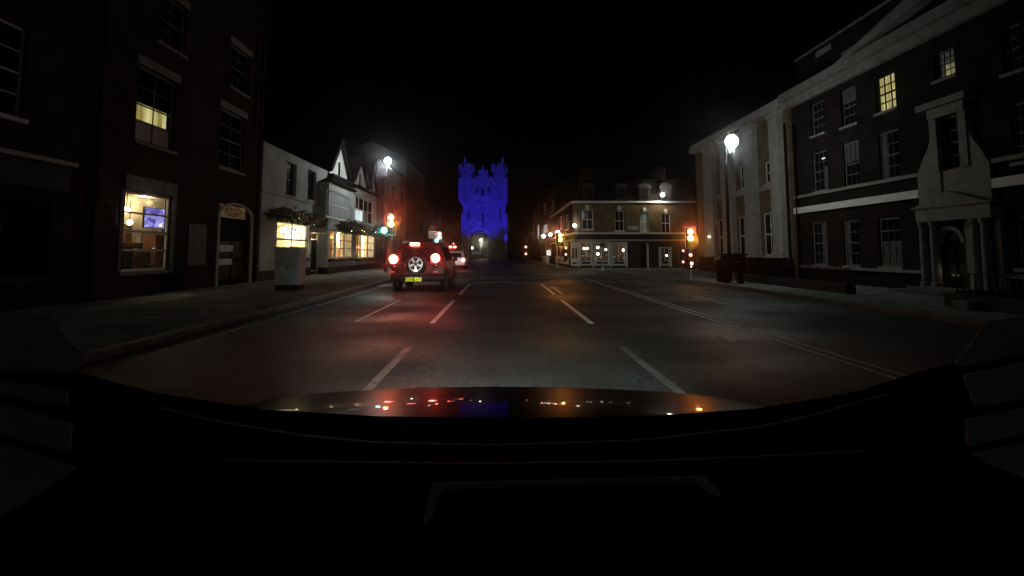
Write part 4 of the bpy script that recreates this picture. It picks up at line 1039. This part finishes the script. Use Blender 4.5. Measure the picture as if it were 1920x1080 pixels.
for px, py, r in ((1295, 478, .075), (1297, 494, .075), (1296, 500, .035)): lens(tR, tuple(on_y(px, py, Y - .11)), M['man_lens'], r, False, 'red_lens')
lamp('cycle_glow', 'POINT', tuple(on_y(1296, 487, Y - .6)), 3, (1, .08, .04), tR, .1)
ps_ = thing('pedestrian_signal', 'low pedestrian signal with two red lamps left of the right kerb traffic light', 'signal', tuple(on_y(1281, 520, 26.2)))
c = on_y(1281, 480, 26)
MB().tube([(c.x, 26.2, .12), (c.x, 26.2, c.z + .45)], .05).build('pole', M['dark_pole'], ps_)
MB().box(c.x - .16, c.x + .16, 26.0, 26.12, c.z - .42, c.z + .42).build('signal_head', M['black'], ps_, bevel=.02)
for py in (470, 491): lens(ps_, tuple(on_y(1281, py, 25.98)), M['man_lens'], .055, False, 'red_lens')
Y = 41.0
x, zt, h, w = head(1042, 1059, 436, 463, Y)
tM = signal(x, Y, zt, h, w, 'middle traffic light showing amber before the corner pub side wall', (1, 1, 0), None, 330, -.25, 1.2)
c = on_y(1061, 470, Y)
MB().box(c.x - .15, c.x + .15, Y, Y + .1, c.z - .75, c.z + .25).build('pedestrian_head', M['black'], tM, bevel=.02)
for py in (465, 477): lens(tM, tuple(on_y(1061, py, Y - .02)), M['man_lens'], .075, False, 'red_lens')
Y = 46.0
x, zt, h, w = head(820, 829, 434, 456, Y)
signal(x, Y, zt, h, w, 'far traffic light with a green filter above the dark car roof', (1, 1, 0), (on_y(819, 451, Y).x, on_y(819, 451, Y).z), 80)
c = on_y(986, 470, 62)
ps2 = thing('pedestrian_signal', 'far pedestrian signal with two red lamps in the dark right of the blue tower', 'signal', (c.x, 62, 0))
MB().tube([(c.x, 62.1, 0), (c.x, 62.1, c.z + 1)], .06).build('pole', M['dark_pole'], ps2)
MB().box(c.x - .25, c.x + .25, 61.9, 62.04, c.z - .65, c.z + .75).build('signal_head', M['black'], ps2)
for py in (463, 476): lens(ps2, tuple(on_y(986, py, 61.88)), M['man_lens'], .13, False, 'red_lens')
lamp('red_glow', 'POINT', (c.x, 61, c.z), 4, (1, .1, .05), ps2, .1)
# white sign board beside the far signal
Y = 46.5
a, c = on_y(804, 433, Y), on_y(820, 447, Y)
sg_ = thing('sign', 'white rectangular road sign with dark lines of text beside the far traffic light', 'sign', ((a.x + c.x) / 2, Y, .12))
MB().box(a.x, c.x, Y, Y + .05, c.z, a.z).build('sign_board', M['white'], sg_)
for k in range(3): MB().box(a.x + .08, c.x - .12 - .1 * k, Y - .008, Y - .003, a.z - .18 - .15 * k, a.z - .12 - .15 * k).build('text_line', M['charcoal'], sg_)
MB().tube([((a.x + c.x) / 2, Y + .1, .12), ((a.x + c.x) / 2, Y + .1, c.z)], .05).build('pole', M['pole'], sg_)
lamp('sign_fill', 'POINT', ((a.x + c.x) / 2, Y - .6, a.z + .3), 9.0, (1, .93, .93), sg_, .1)  # unseen fill lamp added to brighten the sign board

def street_lamp(px, py, Y, label, power, arm=0, m='matt_black', r=.2):
    p = on_y(px, py, Y)
    yp = Y + 1.1
    t = thing('street_lamp', label, 'street lamp', (p.x + arm, yp, .12), 'street lamps')
    MB().tube([(p.x + arm, yp, .12), (p.x + arm, yp, 1.3), (p.x + arm, yp, p.z + .3)], [.1, .075, .05], 10).build('pole', M[m], t)
    MB().tube([(p.x + arm, yp, p.z + .3), (p.x + arm * .5, Y + .6, p.z + .5), (p.x, Y, p.z + .3)], .035).build('arm', M[m], t)
    MB().lathe((p.x, Y, p.z), [(r * .93, r * .35), (r * 1.0, r * .55), (r * 1.1, r * .5), (r * 1.3, .06)], 'z', 16).build('lamp_hood', M['grey_metal'], t, True)
    MB().ball((p.x, Y, p.z), r, 16, 1).build('lamp_globe', M['led'], t, True)
    lamp('lamp_light', 'POINT', (p.x, Y, p.z - r - .12), power, (.90, 1, .97), t, .12)
street_lamp(1372, 265, 21.5, 'right tall street lamp with a bright white head before the bank', 110, .2, r=.25)
street_lamp(727, 302, 33.0, 'left street lamp with a bright white head above the gabled house', 330, -.25, r=.22)

# grey cabinet on the left pavement
p = on_z(536, 545, .12); q = on_y(536, 466, p.y)
cab = thing('cabinet', 'grey street utility cabinet with a dark base on the left pavement', 'cabinet', (p.x, p.y, .12))
wz = 46 / FPX * p.y
MB().box(p.x - wz / 2, p.x + wz / 2, p.y, p.y + .6, .3, q.z).build('body', M['grey_metal'], cab, bevel=.02)
MB().box(p.x - wz / 2 + .03, p.x + wz / 2 - .03, p.y + .03, p.y + .57, .12, .3).build('base', M['black'], cab)
for sx in (-1, 1): MB().box(p.x + sx * wz / 4 - wz / 4 + .04, p.x + sx * wz / 4 + wz / 4 - .04, p.y - .012, p.y - .001, .38, q.z - .08).build('door', M['grey_metal'], cab)
MB().box(p.x + .03, p.x + .06, p.y - .03, p.y - .013, .8, .95).build('handle', M['black'], cab)
MB().box(p.x - wz / 2 - .03, p.x + wz / 2 + .03, p.y - .03, p.y + .63, q.z + .002, q.z + .05).build('lid', M['grey_metal'], cab)

# boxes on the right pavement, bins and posts
p = on_z(1384, 532, .12)
b1 = thing('litter_bin', 'black boxy litter bin by the foot of the right street lamp', 'bin', (p.x, p.y, .12))
MB().box(p.x - .42, p.x + .35, p.y, p.y + .6, .62, 1.22).build('bin_body', M['matt_black'], b1, bevel=.03)
MB().box(p.x - .47, p.x + .40, p.y - .04, p.y + .64, 1.223, 1.3).build('lid', M['matt_black'], b1)
for sx in (-.3, .23): MB().box(p.x + sx - .04, p.x + sx + .04, p.y + .1, p.y + .5, .12, .62).build('leg', M['matt_black'], b1)
MB().box(p.x - .1, p.x + .1, p.y - .012, p.y - .002, .95, 1.0).build('slot', M['grey_metal'], b1)
p = on_z(1366, 530, .12)
b2 = thing('litter_bin', 'lower black bin left of the boxy litter bin', 'bin', (p.x - .05, p.y + .4, .12))
MB().lathe((p.x - .05, p.y + .4, 0), [(.12, .22), (.2, .24), (.95, .26), (.96, .28), (1.02, .28), (1.08, .12)], 'z', 16).build('bin_body', M['matt_black'], b2, True)
MB().lathe((p.x - .05, p.y + .4, 0), [(.70, .262), (.74, .265)], 'z', 16).build('band', M['matt_black'], b2)
p = on_z(1130, 508, .12)
sp2 = thing('signpost', 'slim grey post with a white foot at the kerb before the shopfront', 'post', (p.x, p.y, .12))
MB().tube([(p.x, p.y, .4), (p.x, p.y, on_y(1130, 455, p.y).z)], .04).build('pole', M['pole'], sp2)
MB().tube([(p.x, p.y, .12), (p.x, p.y, .4)], .06).build('foot', M['white'], sp2)
MB().box(p.x - .12, p.x + .12, p.y - .06, p.y - .045, on_y(1130, 455, p.y).z - .3, on_y(1130, 455, p.y).z).build('plate', M['charcoal'], sp2)
p = on_z(1345, 520, .12)
dp = thing('signpost', 'thin dark post before the left corner of the bank', 'post', (p.x, p.y, .12))
MB().tube([(p.x, p.y, .12), (p.x, p.y, 2.6)], .045).build('pole', M['dark_pole'], dp)
MB().box(p.x - .12, p.x + .12, p.y - .06, p.y - .046, .85, 1.1).build('plate', M['stone'], dp)

# ================================================================== vehicles
def wheel(t, c, r, w, label=None, name='wheel'):
    tyre = MB().lathe(c, [(-w / 2, r * .72), (-w / 2, r * .93), (-w * .38, r), (w * .38, r), (w / 2, r * .93), (w / 2, r * .72)], 'x', 26).build(name, M['rubber'], t, True)
    MB().lathe(c, [(-w * .46, r * .7), (w * .46, r * .7)], 'x', 20).build('rim', M['grey_metal'], tyre)
def car_body(x, y0, prof, half, wz):
    """side outline of (distance from the tail, height) swept across the car; wz narrows it with height"""
    b = MB(); rings = []
    cy = sum(p[0] for p in prof) / len(prof); cz = sum(p[1] for p in prof) / len(prof)
    for f, sh in ((-1, .95), (-.97, .985), (-.9, 1), (-.5, 1.0), (0, 1.003), (.5, 1.0), (.9, 1), (.97, .985), (1, .95)):
        rings.append([(x + f * half * wz(z), y0 + cy + (y - cy) * sh, cz + (z - cz) * sh) for y, z in prof])
    return b.loops(rings)
def plate(t, x, y, z, w, h, m, txt=()):
    pl = MB().box(x - w / 2, x + w / 2, y - .012, y, z - h / 2, z + h / 2).build('number_plate', m, t)
    for s, dx in txt:
        cu = bpy.data.curves.new('plate_text', 'FONT'); cu.body = s; cu.size = h * .95; cu.align_x = 'CENTER'; cu.align_y = 'CENTER'; cu.extrude = .002
        o = bpy.data.objects.new('plate_text', cu); C.objects.link(o)
        dg_ = bpy.context.evaluated_depsgraph_get(); me = bpy.data.meshes.new_from_object(o.evaluated_get(dg_)); bpy.data.objects.remove(o)
        me.materials.clear(); me.materials.append(M['plate_text'])
        o = bpy.data.objects.new('plate_text', me); o.rotation_euler = (R(90), 0, 0); place(o, Vector((x + dx, y - .0135, z)), pl)
    return pl

# dark red off-road car
Y0 = 18.75
xl, xr = on_y(733, 500, Y0).x, on_y(836, 500, Y0).x
sx, hw = (xl + xr) / 2, (xr - xl) / 2
ztop = on_y(779, 454, Y0 + .5).z
suv = thing('off_road_car', 'dark red off road car braking with a spare wheel on its tail door', 'car', (sx, Y0 + 2, 0))
prof = [(0.05, .42), (0, .62), (.02, .95), (.16, ztop - .22), (.30, ztop - .06), (.6, ztop), (2.2, ztop - .01), (2.6, ztop - .1), (3.15, 1.08), (4.05, .98), (4.25, .8), (4.28, .45), (3.9, .32), (.4, .32)]
wz = lambda z: 1 if z < .98 else 1 - (z - .98) / (ztop - .98) * .27
car_body(sx, Y0, prof, hw, wz).build('body', M['suv_paint'], suv, True)
rw = MB()
zz0, zz1 = 1.05, ztop - .2
ya, yb = Y0 + .055, Y0 + .15
rw.add([(sx - hw * .70, ya - .03, zz0), (sx + hw * .70, ya - .03, zz0), (sx + hw * .58, yb - .03, zz1), (sx - hw * .58, yb - .03, zz1), (sx - hw * .70, ya + .1, zz0), (sx + hw * .70, ya + .1, zz0), (sx + hw * .58, yb + .1, zz1), (sx - hw * .58, yb + .1, zz1)],
       [(0, 1, 2, 3), (4, 7, 6, 5), (0, 4, 5, 1), (1, 5, 6, 2), (2, 6, 7, 3), (3, 7, 4, 0)]).build('rear_window', M['glass'], suv)
for a0, a1 in ((.55, 1.3), (1.38, 2.0), (2.08, 2.75)):
    for sd in (-1, 1):
        q = []
        for z, y in ((1.04, a0), (1.04, a1 + (.15 if a1 > 2.5 else 0)), (ztop - .16, a1 - (.25 if a1 > 2.5 else 0)), (ztop - .16, a0 + .05)):
            q.append((sx + sd * (hw * wz(z) + .006), Y0 + y, z))
        MB().add(q + [(px_ - sd * .03, py_, pz_2) for px_, py_, pz_2 in q], [(0, 1, 2, 3), (7, 6, 5, 4), (0, 4, 5, 1), (1, 5, 6, 2), (2, 6, 7, 3), (3, 7, 4, 0)]).build('side_window', M['glass'], suv)
MB().box(sx - hw * 1.0, sx + hw * 1.0, Y0 - .1, Y0 + .35, .36, .60).build('bumper', M['black'], suv, bevel=.05)
for px, py in ((737, 486), (816, 484)):
    c = on_y(px, py, Y0 - .03)
    MB().lathe((c.x, Y0 - .02, c.z), [(-.06, .03), (-.05, .11), (-.01, .145), (.05, .155)], 'y', 18).build('tail_light', M['tail_lens'], suv, True)
    MB().lathe((c.x, Y0 + .0, c.z - .25), [(-.04, .02), (-.02, .09), (.02, .10)], 'y', 16).build('fog_light', M['off_red'], suv, True)
    lamp('tail_glow', 'SPOT', (c.x, Y0 - .3, c.z), 150, (1, .05, .035), suv, .1, (c.x * .4, Y0 - 18, 1.7), 40, .9)
    lamp('tail_scatter', 'POINT', (c.x, Y0 - .30, c.z), 7, (1, .045, .03), suv, .1)
c = on_y(777, 458, Y0)
MB().lathe((c.x, Y0 + .12, c.z), [(-.05, .03), (-.02, .055), (.1, .06)], 'y', 8).build('lamp_seal', M['black'], suv)
MB().box(c.x - .16, c.x + .16, Y0 + .02, Y0 + .22, c.z - .055, c.z + .055).build('brake_light', M['tail_lens'], suv, bevel=.03)
lamp('brake_glow', 'POINT', (c.x, Y0 - .2, c.z + .02), 4, (1, .06, .04), suv, .1)
c = on_y(779, 495, Y0 - .25); r = .37
sw = MB().lathe((c.x, Y0 - .13, c.z), [(.14, r * .8), (.1, r), (-.06, r), (-.11, r * .9), (-.12, r * .70), (-.06, r * .66)], 'y', 30).build('spare_wheel', M['rubber'], suv, True)
rr = .245
rim = MB()
rim.loops([[(c.x + q_ * math.cos(a_), Y0 - .20 + h_, c.z + q_ * math.sin(a_)) for a_ in [2 * math.pi * i / 30 for i in range(30)]] for h_, q_ in ((-.03, rr), (-.055, rr), (-.06, rr * .9), (-.02, rr * .88))], False)
MB().lathe((c.x, Y0 - .20, c.z), [(-.015, rr * .88), (.0, rr * .87)], 'y', 24).build('brake_shield', M['rubber'], sw)
rim.build('rim', M['alloy'], sw, True)
for k in range(5):
    a = R(-90 + 72 * k); d = Vector((math.cos(a), 0, math.sin(a))); n_ = Vector((-math.sin(a), 0, math.cos(a)))
    o = Vector((c.x, Y0 - .235, c.z)); q = [o + d * .03 - n_ * .03, o + d * .03 + n_ * .03, o + d * rr * .9 + n_ * .045, o + d * rr * .9 - n_ * .045]
    MB().add([tuple(p_) for p_ in q] + [(p_.x, p_.y + .035, p_.z) for p_ in q], [(0, 1, 2, 3), (7, 6, 5, 4), (0, 4, 5, 1), (1, 5, 6, 2), (2, 6, 7, 3), (3, 7, 4, 0)]).build('spoke', M['alloy'], sw)
MB().lathe((c.x, Y0 - .235, c.z), [(.03, .06), (-.012, .055), (-.02, .02)], 'y', 16).build('hub_cap', M['charcoal'], sw, True)
lamp('plate_lamp', 'POINT', (c.x, Y0 - .42, .66), 3.4, (1, .97, .9), suv, .03)
c = on_y(775, 524, Y0 - .13)
plate(suv, c.x, Y0 - .115, c.z, .56, .135, M['plate_yellow'], (('FD06', -.14), ('LXP', .13)))
MB().box(c.x - .008, c.x + .02, Y0 - .16, Y0 - .128, c.z - .09, c.z + .1).build('tow_bracket', M['black'], suv)
for px, py in ((735, 510), (817, 510)):
    q = on_y(px, py, Y0 - .11); MB().box(q.x - .08, q.x + .08, Y0 - .106, Y0 - .06, q.z - .03, q.z + .03).build('reflector', mat('red_reflector', (.7, .15, .12), .2, .5), suv)
for sd in (-1, 1):
    for yy in (.72, 3.35): wheel(suv, (sx + sd * (hw - .13), Y0 + yy, .345), .345, .22)
    for yy in (.72, 3.35): MB().lathe((sx + sd * (hw - .02), Y0 + yy, .36), [(-.03, .44), (.03, .43)], 'x', 24).build('wheel_arch', M['charcoal'], suv)
    MB().tube([(sx + sd * hw * .66, Y0 + .7, ztop - .02), (sx + sd * hw * .66, Y0 + .8, ztop + .05), (sx + sd * hw * .66, Y0 + 2.1, ztop + .05), (sx + sd * hw * .66, Y0 + 2.2, ztop - .02)], .018).build('roof_rail', M['alloy'], suv)
    MB().box(sx + sd * (hw + .09) - .09, sx + sd * (hw + .09) + .09, Y0 + 2.75, Y0 + 2.87, 1.0, 1.2).build('door_mirror', M['charcoal'], suv, bevel=.03)

for sd in (-1, 1):
    MB().lathe((sx + sd * hw * .72, Y0 + 4.22, .78), [(-.03, .1), (.05, .12), (.08, .06)], 'y', 14).build('headlight', M['bulb'], suv, True)
    lamp('headlight_beam', 'SPOT', (sx + sd * hw * .72, Y0 + 4.5, .78), 220, (1, .98, .92), suv, .05, (sx + sd * hw * .72, Y0 + 17, -.6), 44, .8)
# pale hatchback ahead of it
Y0 = 42.0; sx, hw = -3.62, .86
hb = thing('hatchback', 'pale hatchback half hidden ahead of the dark red car', 'car', (sx, Y0 + 2, 0))
prof = [(.08, .38), (0, .55), (.03, .92), (.32, 1.32), (.6, 1.44), (1.9, 1.42), (2.9, .95), (3.75, .8), (3.85, .45), (3.5, .3), (.4, .3)]
wz = lambda z: 1 if z < .9 else 1 - (z - .9) / .54 * .26
car_body(sx, Y0, prof, hw, wz).build('body', M['white_car'], hb, True)
MB().add([(sx - .62, Y0 + .02, .95), (sx + .62, Y0 + .02, .95), (sx + .52, Y0 + .27, 1.3), (sx - .52, Y0 + .27, 1.3), (sx - .62, Y0 + .12, .95), (sx + .62, Y0 + .12, .95), (sx + .52, Y0 + .37, 1.3), (sx - .52, Y0 + .37, 1.3)],
         [(0, 1, 2, 3), (4, 7, 6, 5), (0, 4, 5, 1), (1, 5, 6, 2), (2, 6, 7, 3), (3, 7, 4, 0)]).build('rear_window', M['glass'], hb)
for sd in (-1, 1):
    c = on_y(867, 489, Y0)
    MB().lathe((sx + sd * .70, Y0 + .0, c.z + .05), [(-.05, .03), (-.03, .12), (.05, .15)], 'y', 16).build('tail_light', M['tail_lens'], hb, True)
    for yy in (.65, 3.0): wheel(hb, (sx + sd * .77, Y0 + yy, .3), .3, .18)
    q = [(sx + sd * (hw * wz(z) + .006), Y0 + y, z) for z, y in ((.95, .6), (.95, 2.6), (1.3, 1.9), (1.3, .7))]
    MB().add(q + [(px_ - sd * .03, py_, pz_2) for px_, py_, pz_2 in q], [(0, 1, 2, 3), (7, 6, 5, 4), (0, 4, 5, 1), (1, 5, 6, 2), (2, 6, 7, 3), (3, 7, 4, 0)]).build('side_window', M['glass'], hb)
lamp('tail_glow', 'POINT', (sx + .6, Y0 - .6, .8), 6, (1, .08, .05), hb, .1)
lamp('tail_glow', 'POINT', (sx - .6, Y0 - .6, .8), 8, (1, .06, .03), hb, .1)
MB().box(sx - .86, sx + .86, Y0 - .07, Y0 + .3, .33, .52).build('bumper', M['white_car'], hb, bevel=.04)
c = on_y(850, 489, Y0 - .02)
plate(hb, c.x, Y0 - .025, c.z, .5, .12, mat('plate_cream', (.85, .82, .5), .4))
lamp('plate_lamp', 'POINT', (c.x + .1, Y0 - .3, c.z + .1), 5, (.85, .97, 1), hb, .05)

# van far ahead
Y0 = 56.0; c = on_y(849, 463, Y0); sx = c.x - .15
vn = thing('van', 'dark van far ahead with two small brake lamps high on its rear', 'van', (sx, Y0 + 2.4, 0))
prof = [(0, .4), (-.02, 1.0), (.02, 2.0), (.15, 2.12), (3.4, 2.1), (4.3, 1.25), (4.9, 1.05), (5.0, .45), (4.6, .32), (.4, .32)]
car_body(sx, Y0, prof, .92, lambda z: 1 if z < 1.1 else 1 - (z - 1.1) * .09).build('body', M['charcoal'], vn, True)
for sd in (-1, 1):
    MB().box(sx + sd * .42 - .34, sx + sd * .42 + .34, Y0 - .05, Y0 + .02, 1.2, 1.72).build('rear_window', M['glass'], vn)
    for yy in (.8, 4.0): wheel(vn, (sx + sd * .82, Y0 + yy, .33), .33, .2)
    q = on_y(849 + sd * 4, 463, Y0); MB().ball((q.x, Y0 - .04, q.z), .15, 10, .6).build('brake_light', M['tail_lens'], vn, True)
lamp('brake_glow', 'POINT', (sx, Y0 - .7, 1.9), 90, (1, .06, .03), vn, .1)  # boosted red fill, added to redden the house walls on the left
plate(vn, sx, Y0 - .05, .6, .5, .12, M['plate_yellow'])
q = on_y(850, 457, Y0); MB().ball((q.x, Y0 + .2, q.z), .05, 8).build('marker_lamp', M['tail_lens'], vn, True)

# ================================================================== the car the photograph is taken from: bonnet and dashboard
own = thing('car', 'black glossy bonnet and dark dashboard of the car at the bottom', 'car', (0, .9, 0))
def tan_at(py): return -math.tan(PITCH - math.atan((py - PPY) / FPX))
keys = [(783, 3.2), (768, 4.9), (760, 5.9), (752, 6.8), (748, 7.5), (738, 8.4), (725, 9.9)]
Yb, Zb = 1.05, EYE - tan_at(783) * 1.05
pts = [(Yb - .25, Zb + .012), (Yb, Zb)]
for py in range(781, 723, -2):
    sl_ = 0
    for (p0, s0), (p1, s1) in zip(keys, keys[1:]):
        if p1 <= py <= p0: sl_ = s0 + (s1 - s0) * (p0 - py) / (p0 - p1)
    if not sl_: sl_ = 9.9
    T, t = math.tan(R(sl_)), tan_at(py)
    Yn = (Zb + Yb * T - EYE) / (T - t); Zb = EYE - t * Yn; Yb = Yn
    pts.append((Yb, Zb))
for dy, dz in ((.06, -.018), (.11, -.045), (.15, -.085), (.17, -.15), (.17, -.4)): pts.append((pts[-1][0] if False else Yb + dy, Zb + dz))
b = MB(); nx = 24
grid = []
for j, (y, z) in enumerate(pts):
    for i in range(nx + 1):
        u_ = -1 + 2 * i / nx
        grid.append((u_ * .78, y - .16 * u_ * u_ * (j / len(pts)) ** 2, z - .012 * u_ * u_ - .05 * abs(u_) ** 8))
b.add(grid, [(j * (nx + 1) + i, j * (nx + 1) + i + 1, (j + 1) * (nx + 1) + i + 1, (j + 1) * (nx + 1) + i) for j in range(len(pts) - 1) for i in range(nx)])
b.build('bonnet', M['bonnet'], own, True)
def row(keys_, Yk):
    out = []
    for px in range(-60, 2000, 40):
        for (p0, y0), (p1, y1) in zip(keys_, keys_[1:]):
            if p0 <= px <= p1:
                f = (px - p0) / (p1 - p0); out.append(on_y(px, y0 + (y1 - y0) * f, Yk)); break
    return out
kA = [(-80, 640), (60, 668), (165, 704), (300, 738), (500, 768), (700, 780), (960, 784), (1200, 781), (1420, 766), (1600, 736), (1700, 704), (1800, 675), (2020, 630)]
kB = [(-80, 690), (100, 715), (400, 788), (560, 815), (700, 829), (930, 834), (1200, 825), (1430, 799), (1530, 776), (1640, 745), (1800, 700), (2020, 660)]
kC = [(-80, 850), (400, 862), (870, 868), (1200, 864), (1440, 854), (1700, 840), (2020, 825)]
kD = [(-80, 895), (400, 904), (810, 906), (1300, 893), (1700, 878), (2020, 870)]
kE = [(-80, 1110), (2020, 1110)]
rows = [(kA, .86), (kA, .845), (kB, .73), (kC, .66), (kC, .655), (kD, .60), (kE, .46)]
lines = []
for k, (kk, Yk) in enumerate(rows):
    ln = row(kk, Yk)
    if k == 0: ln = [Vector((p_.x, p_.y, p_.z - .2)) for p_ in ln]
    if k == 4: ln = [Vector((p_.x, p_.y, p_.z - .012)) for p_ in ln]
    lines.append(ln)
n_ = len(lines[0]); b = MB()
b.add([tuple(p_) for ln in lines for p_ in ln], [(j * n_ + i, j * n_ + i + 1, (j + 1) * n_ + i + 1, (j + 1) * n_ + i) for j in range(len(lines) - 1) for i in range(n_ - 1)])
b.build('dashboard', M['dash'], own, True)
MB().tube([tuple(p_ + Vector((0, -.002, .0))) for p_ in row(kB, .728)[9:44]], .0016, 6).build('ridge_painted_light', M['dash_painted_light'], own, True)  # pale tubes paint in the light caught along the dash ridges
MB().tube([tuple(p_ + Vector((0, -.002, .0))) for p_ in row(kC, .652)[12:43]], .0012, 6).build('ridge_painted_light', M['dash_painted_light'], own, True)
# raised centre pad, its light-catching edges painted as pale strips
def slab_px(pix, Yk, th, name, m, deep=None):
    q = [on_y(x, y, Yk if deep is None else deep(x, y)) for x, y in pix]; n = len(q)
    b = MB(); b.add([tuple(p_) for p_ in q] + [(p_.x, p_.y + th * .3, p_.z - th) for p_ in q], [list(range(n)), list(range(n, 2 * n))[::-1]] + [(i, (i + 1) % n, n + (i + 1) % n, n + i) for i in range(n)])
    return b.build(name, m, own)
dp_ = lambda x, y: .592 - .13 * (y - 893) / 217
slab_px([(812, 904), (838, 903.5), (802, 985), (790, 985)], 0, .006, 'pad_painted_light', M['dash_painted_light'], dp_)
slab_px([(838.5, 903.5), (1298, 891.5), (1300, 896.5), (837, 908.5)], 0, .006, 'pad_painted_light', M['dash_painted_light'], dp_)
slab_px([(1299, 891.5), (1322, 892.5), (1362, 935), (1392, 990), (1378, 990), (1340, 938), (1301, 897)], 0, .006, 'pad_painted_light', M['dash_painted_light'], dp_)
# light patches on pillars and doors painted as pale panels, on dark backing
def panel(pix, Yk, name, m):
    q = [on_y(x, y, Yk) for x, y in pix]; n = len(q); b = MB()
    b.add([tuple(p_) for p_ in q] + [(p_.x, p_.y + .002, p_.z) for p_ in q], [list(range(n)), list(range(n, 2 * n))[::-1]] + [(i, (i + 1) % n, n + (i + 1) % n, n + i) for i in range(n)])
    return b.build(name, m, own)
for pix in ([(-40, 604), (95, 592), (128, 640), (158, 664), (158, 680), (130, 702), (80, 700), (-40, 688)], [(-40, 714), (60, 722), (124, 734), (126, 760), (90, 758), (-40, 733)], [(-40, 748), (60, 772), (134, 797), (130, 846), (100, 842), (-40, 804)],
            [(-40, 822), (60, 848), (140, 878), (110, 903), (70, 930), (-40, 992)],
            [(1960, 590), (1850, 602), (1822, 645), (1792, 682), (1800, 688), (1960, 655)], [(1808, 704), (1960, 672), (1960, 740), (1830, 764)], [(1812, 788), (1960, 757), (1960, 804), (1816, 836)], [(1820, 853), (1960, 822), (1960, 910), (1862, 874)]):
    panel(pix, .45, 'pillar_painted_light', M['dash_painted_light'])
panel([(-60, 676), (80, 698), (136, 700), (150, 720), (160, 880), (90, 935), (-60, 1020)], .468, 'door_panel', M['matt_black'])
panel([(1980, 648), (1800, 686), (1785, 690), (1800, 850), (1862, 885), (1980, 930)], .468, 'door_panel', M['matt_black'])
for sd in (-1, 1):
    lamp('headlight_beam', 'SPOT', (sd * .6, 2.25, .68), 1550, (.8, 1, .92), own, .06, (sd * .6, 10.0, -.3), 56, .9)

# ================================================================== downpipes and ironwork in the road
for fr, y, z1, own_, n in ((FL, 22.3, 12.4, hA, 0), (FL, 13.3, 12.4, hA, 0), (FL, 31.3, 5.9, hC, 0), (FR, 24.0, 7.2, hE, 0), (FR, 24.75, 7.4, hF, 0)):
    p0, p1 = fr(y, .1, .14), fr(y, .1, z1)
    dpipe = MB().tube([p0, p1], .05, 8).build('downpipe', M['matt_black'], own_, True)
    for k in range(4):
        q = fr(y, .1, .6 + k * (z1 - 1) / 3.2); MB().lathe(q, [(-.04, .066), (.04, .066)], 'z', 10).build('pipe_collar', M['matt_black'], dpipe)
iron = noisy('cast_iron', (.03, .03, .03), (.05, .048, .045), 20, .5, .6, 120, .4)
def manhole(px, py, lab):
    p = on_z(px, py, .01)
    t = thing('manhole_cover', lab, 'manhole cover', (p.x, p.y, .005))
    MB().lathe((p.x, p.y, .005), [(0, .36), (.006, .36)], 'z', 24).build('frame', iron, t)
    MB().lathe((p.x, p.y, .0112), [(0, .31), (.004, .31)], 'z', 24).build('cover', iron, t)
manhole(944, 526, 'round iron manhole cover in the road by the stop line')
for y in (13.0, 29.0):
    g_ = thing('gully_grate', 'iron drain grate at the left kerb %s the parked cabinet' % ('before' if y < 20 else 'beyond'), 'drain', (KL + .25, y, .005))
    MB().box(KL + .02, KL + .45, y, y + .4, .005, .012).build('frame', iron, g_)
    for k in range(6): MB().box(KL + .06, KL + .41, y + .04 + k * .06, y + .07 + k * .06, .0122, .017).build('bar', iron, g_)

# ================================================================== added haze volume imitating camera bloom round the lamps
hz = bpy.data.materials.new('bloom_volume'); hz.use_nodes = True
N, L = hz.node_tree.nodes, hz.node_tree.links
N.remove(N['Principled BSDF'])
v = N.new('ShaderNodeVolumePrincipled'); v.inputs['Color'].default_value = (.9, .92, .95, 1); v.inputs['Density'].default_value = .0012; v.inputs['Anisotropy'].default_value = .985
L.new(v.outputs[0], N['Material Output'].inputs['Volume'])
tag(MB().box(-120, 120, -30, 160, -1, 40).build('haze', hz), kind='stuff')
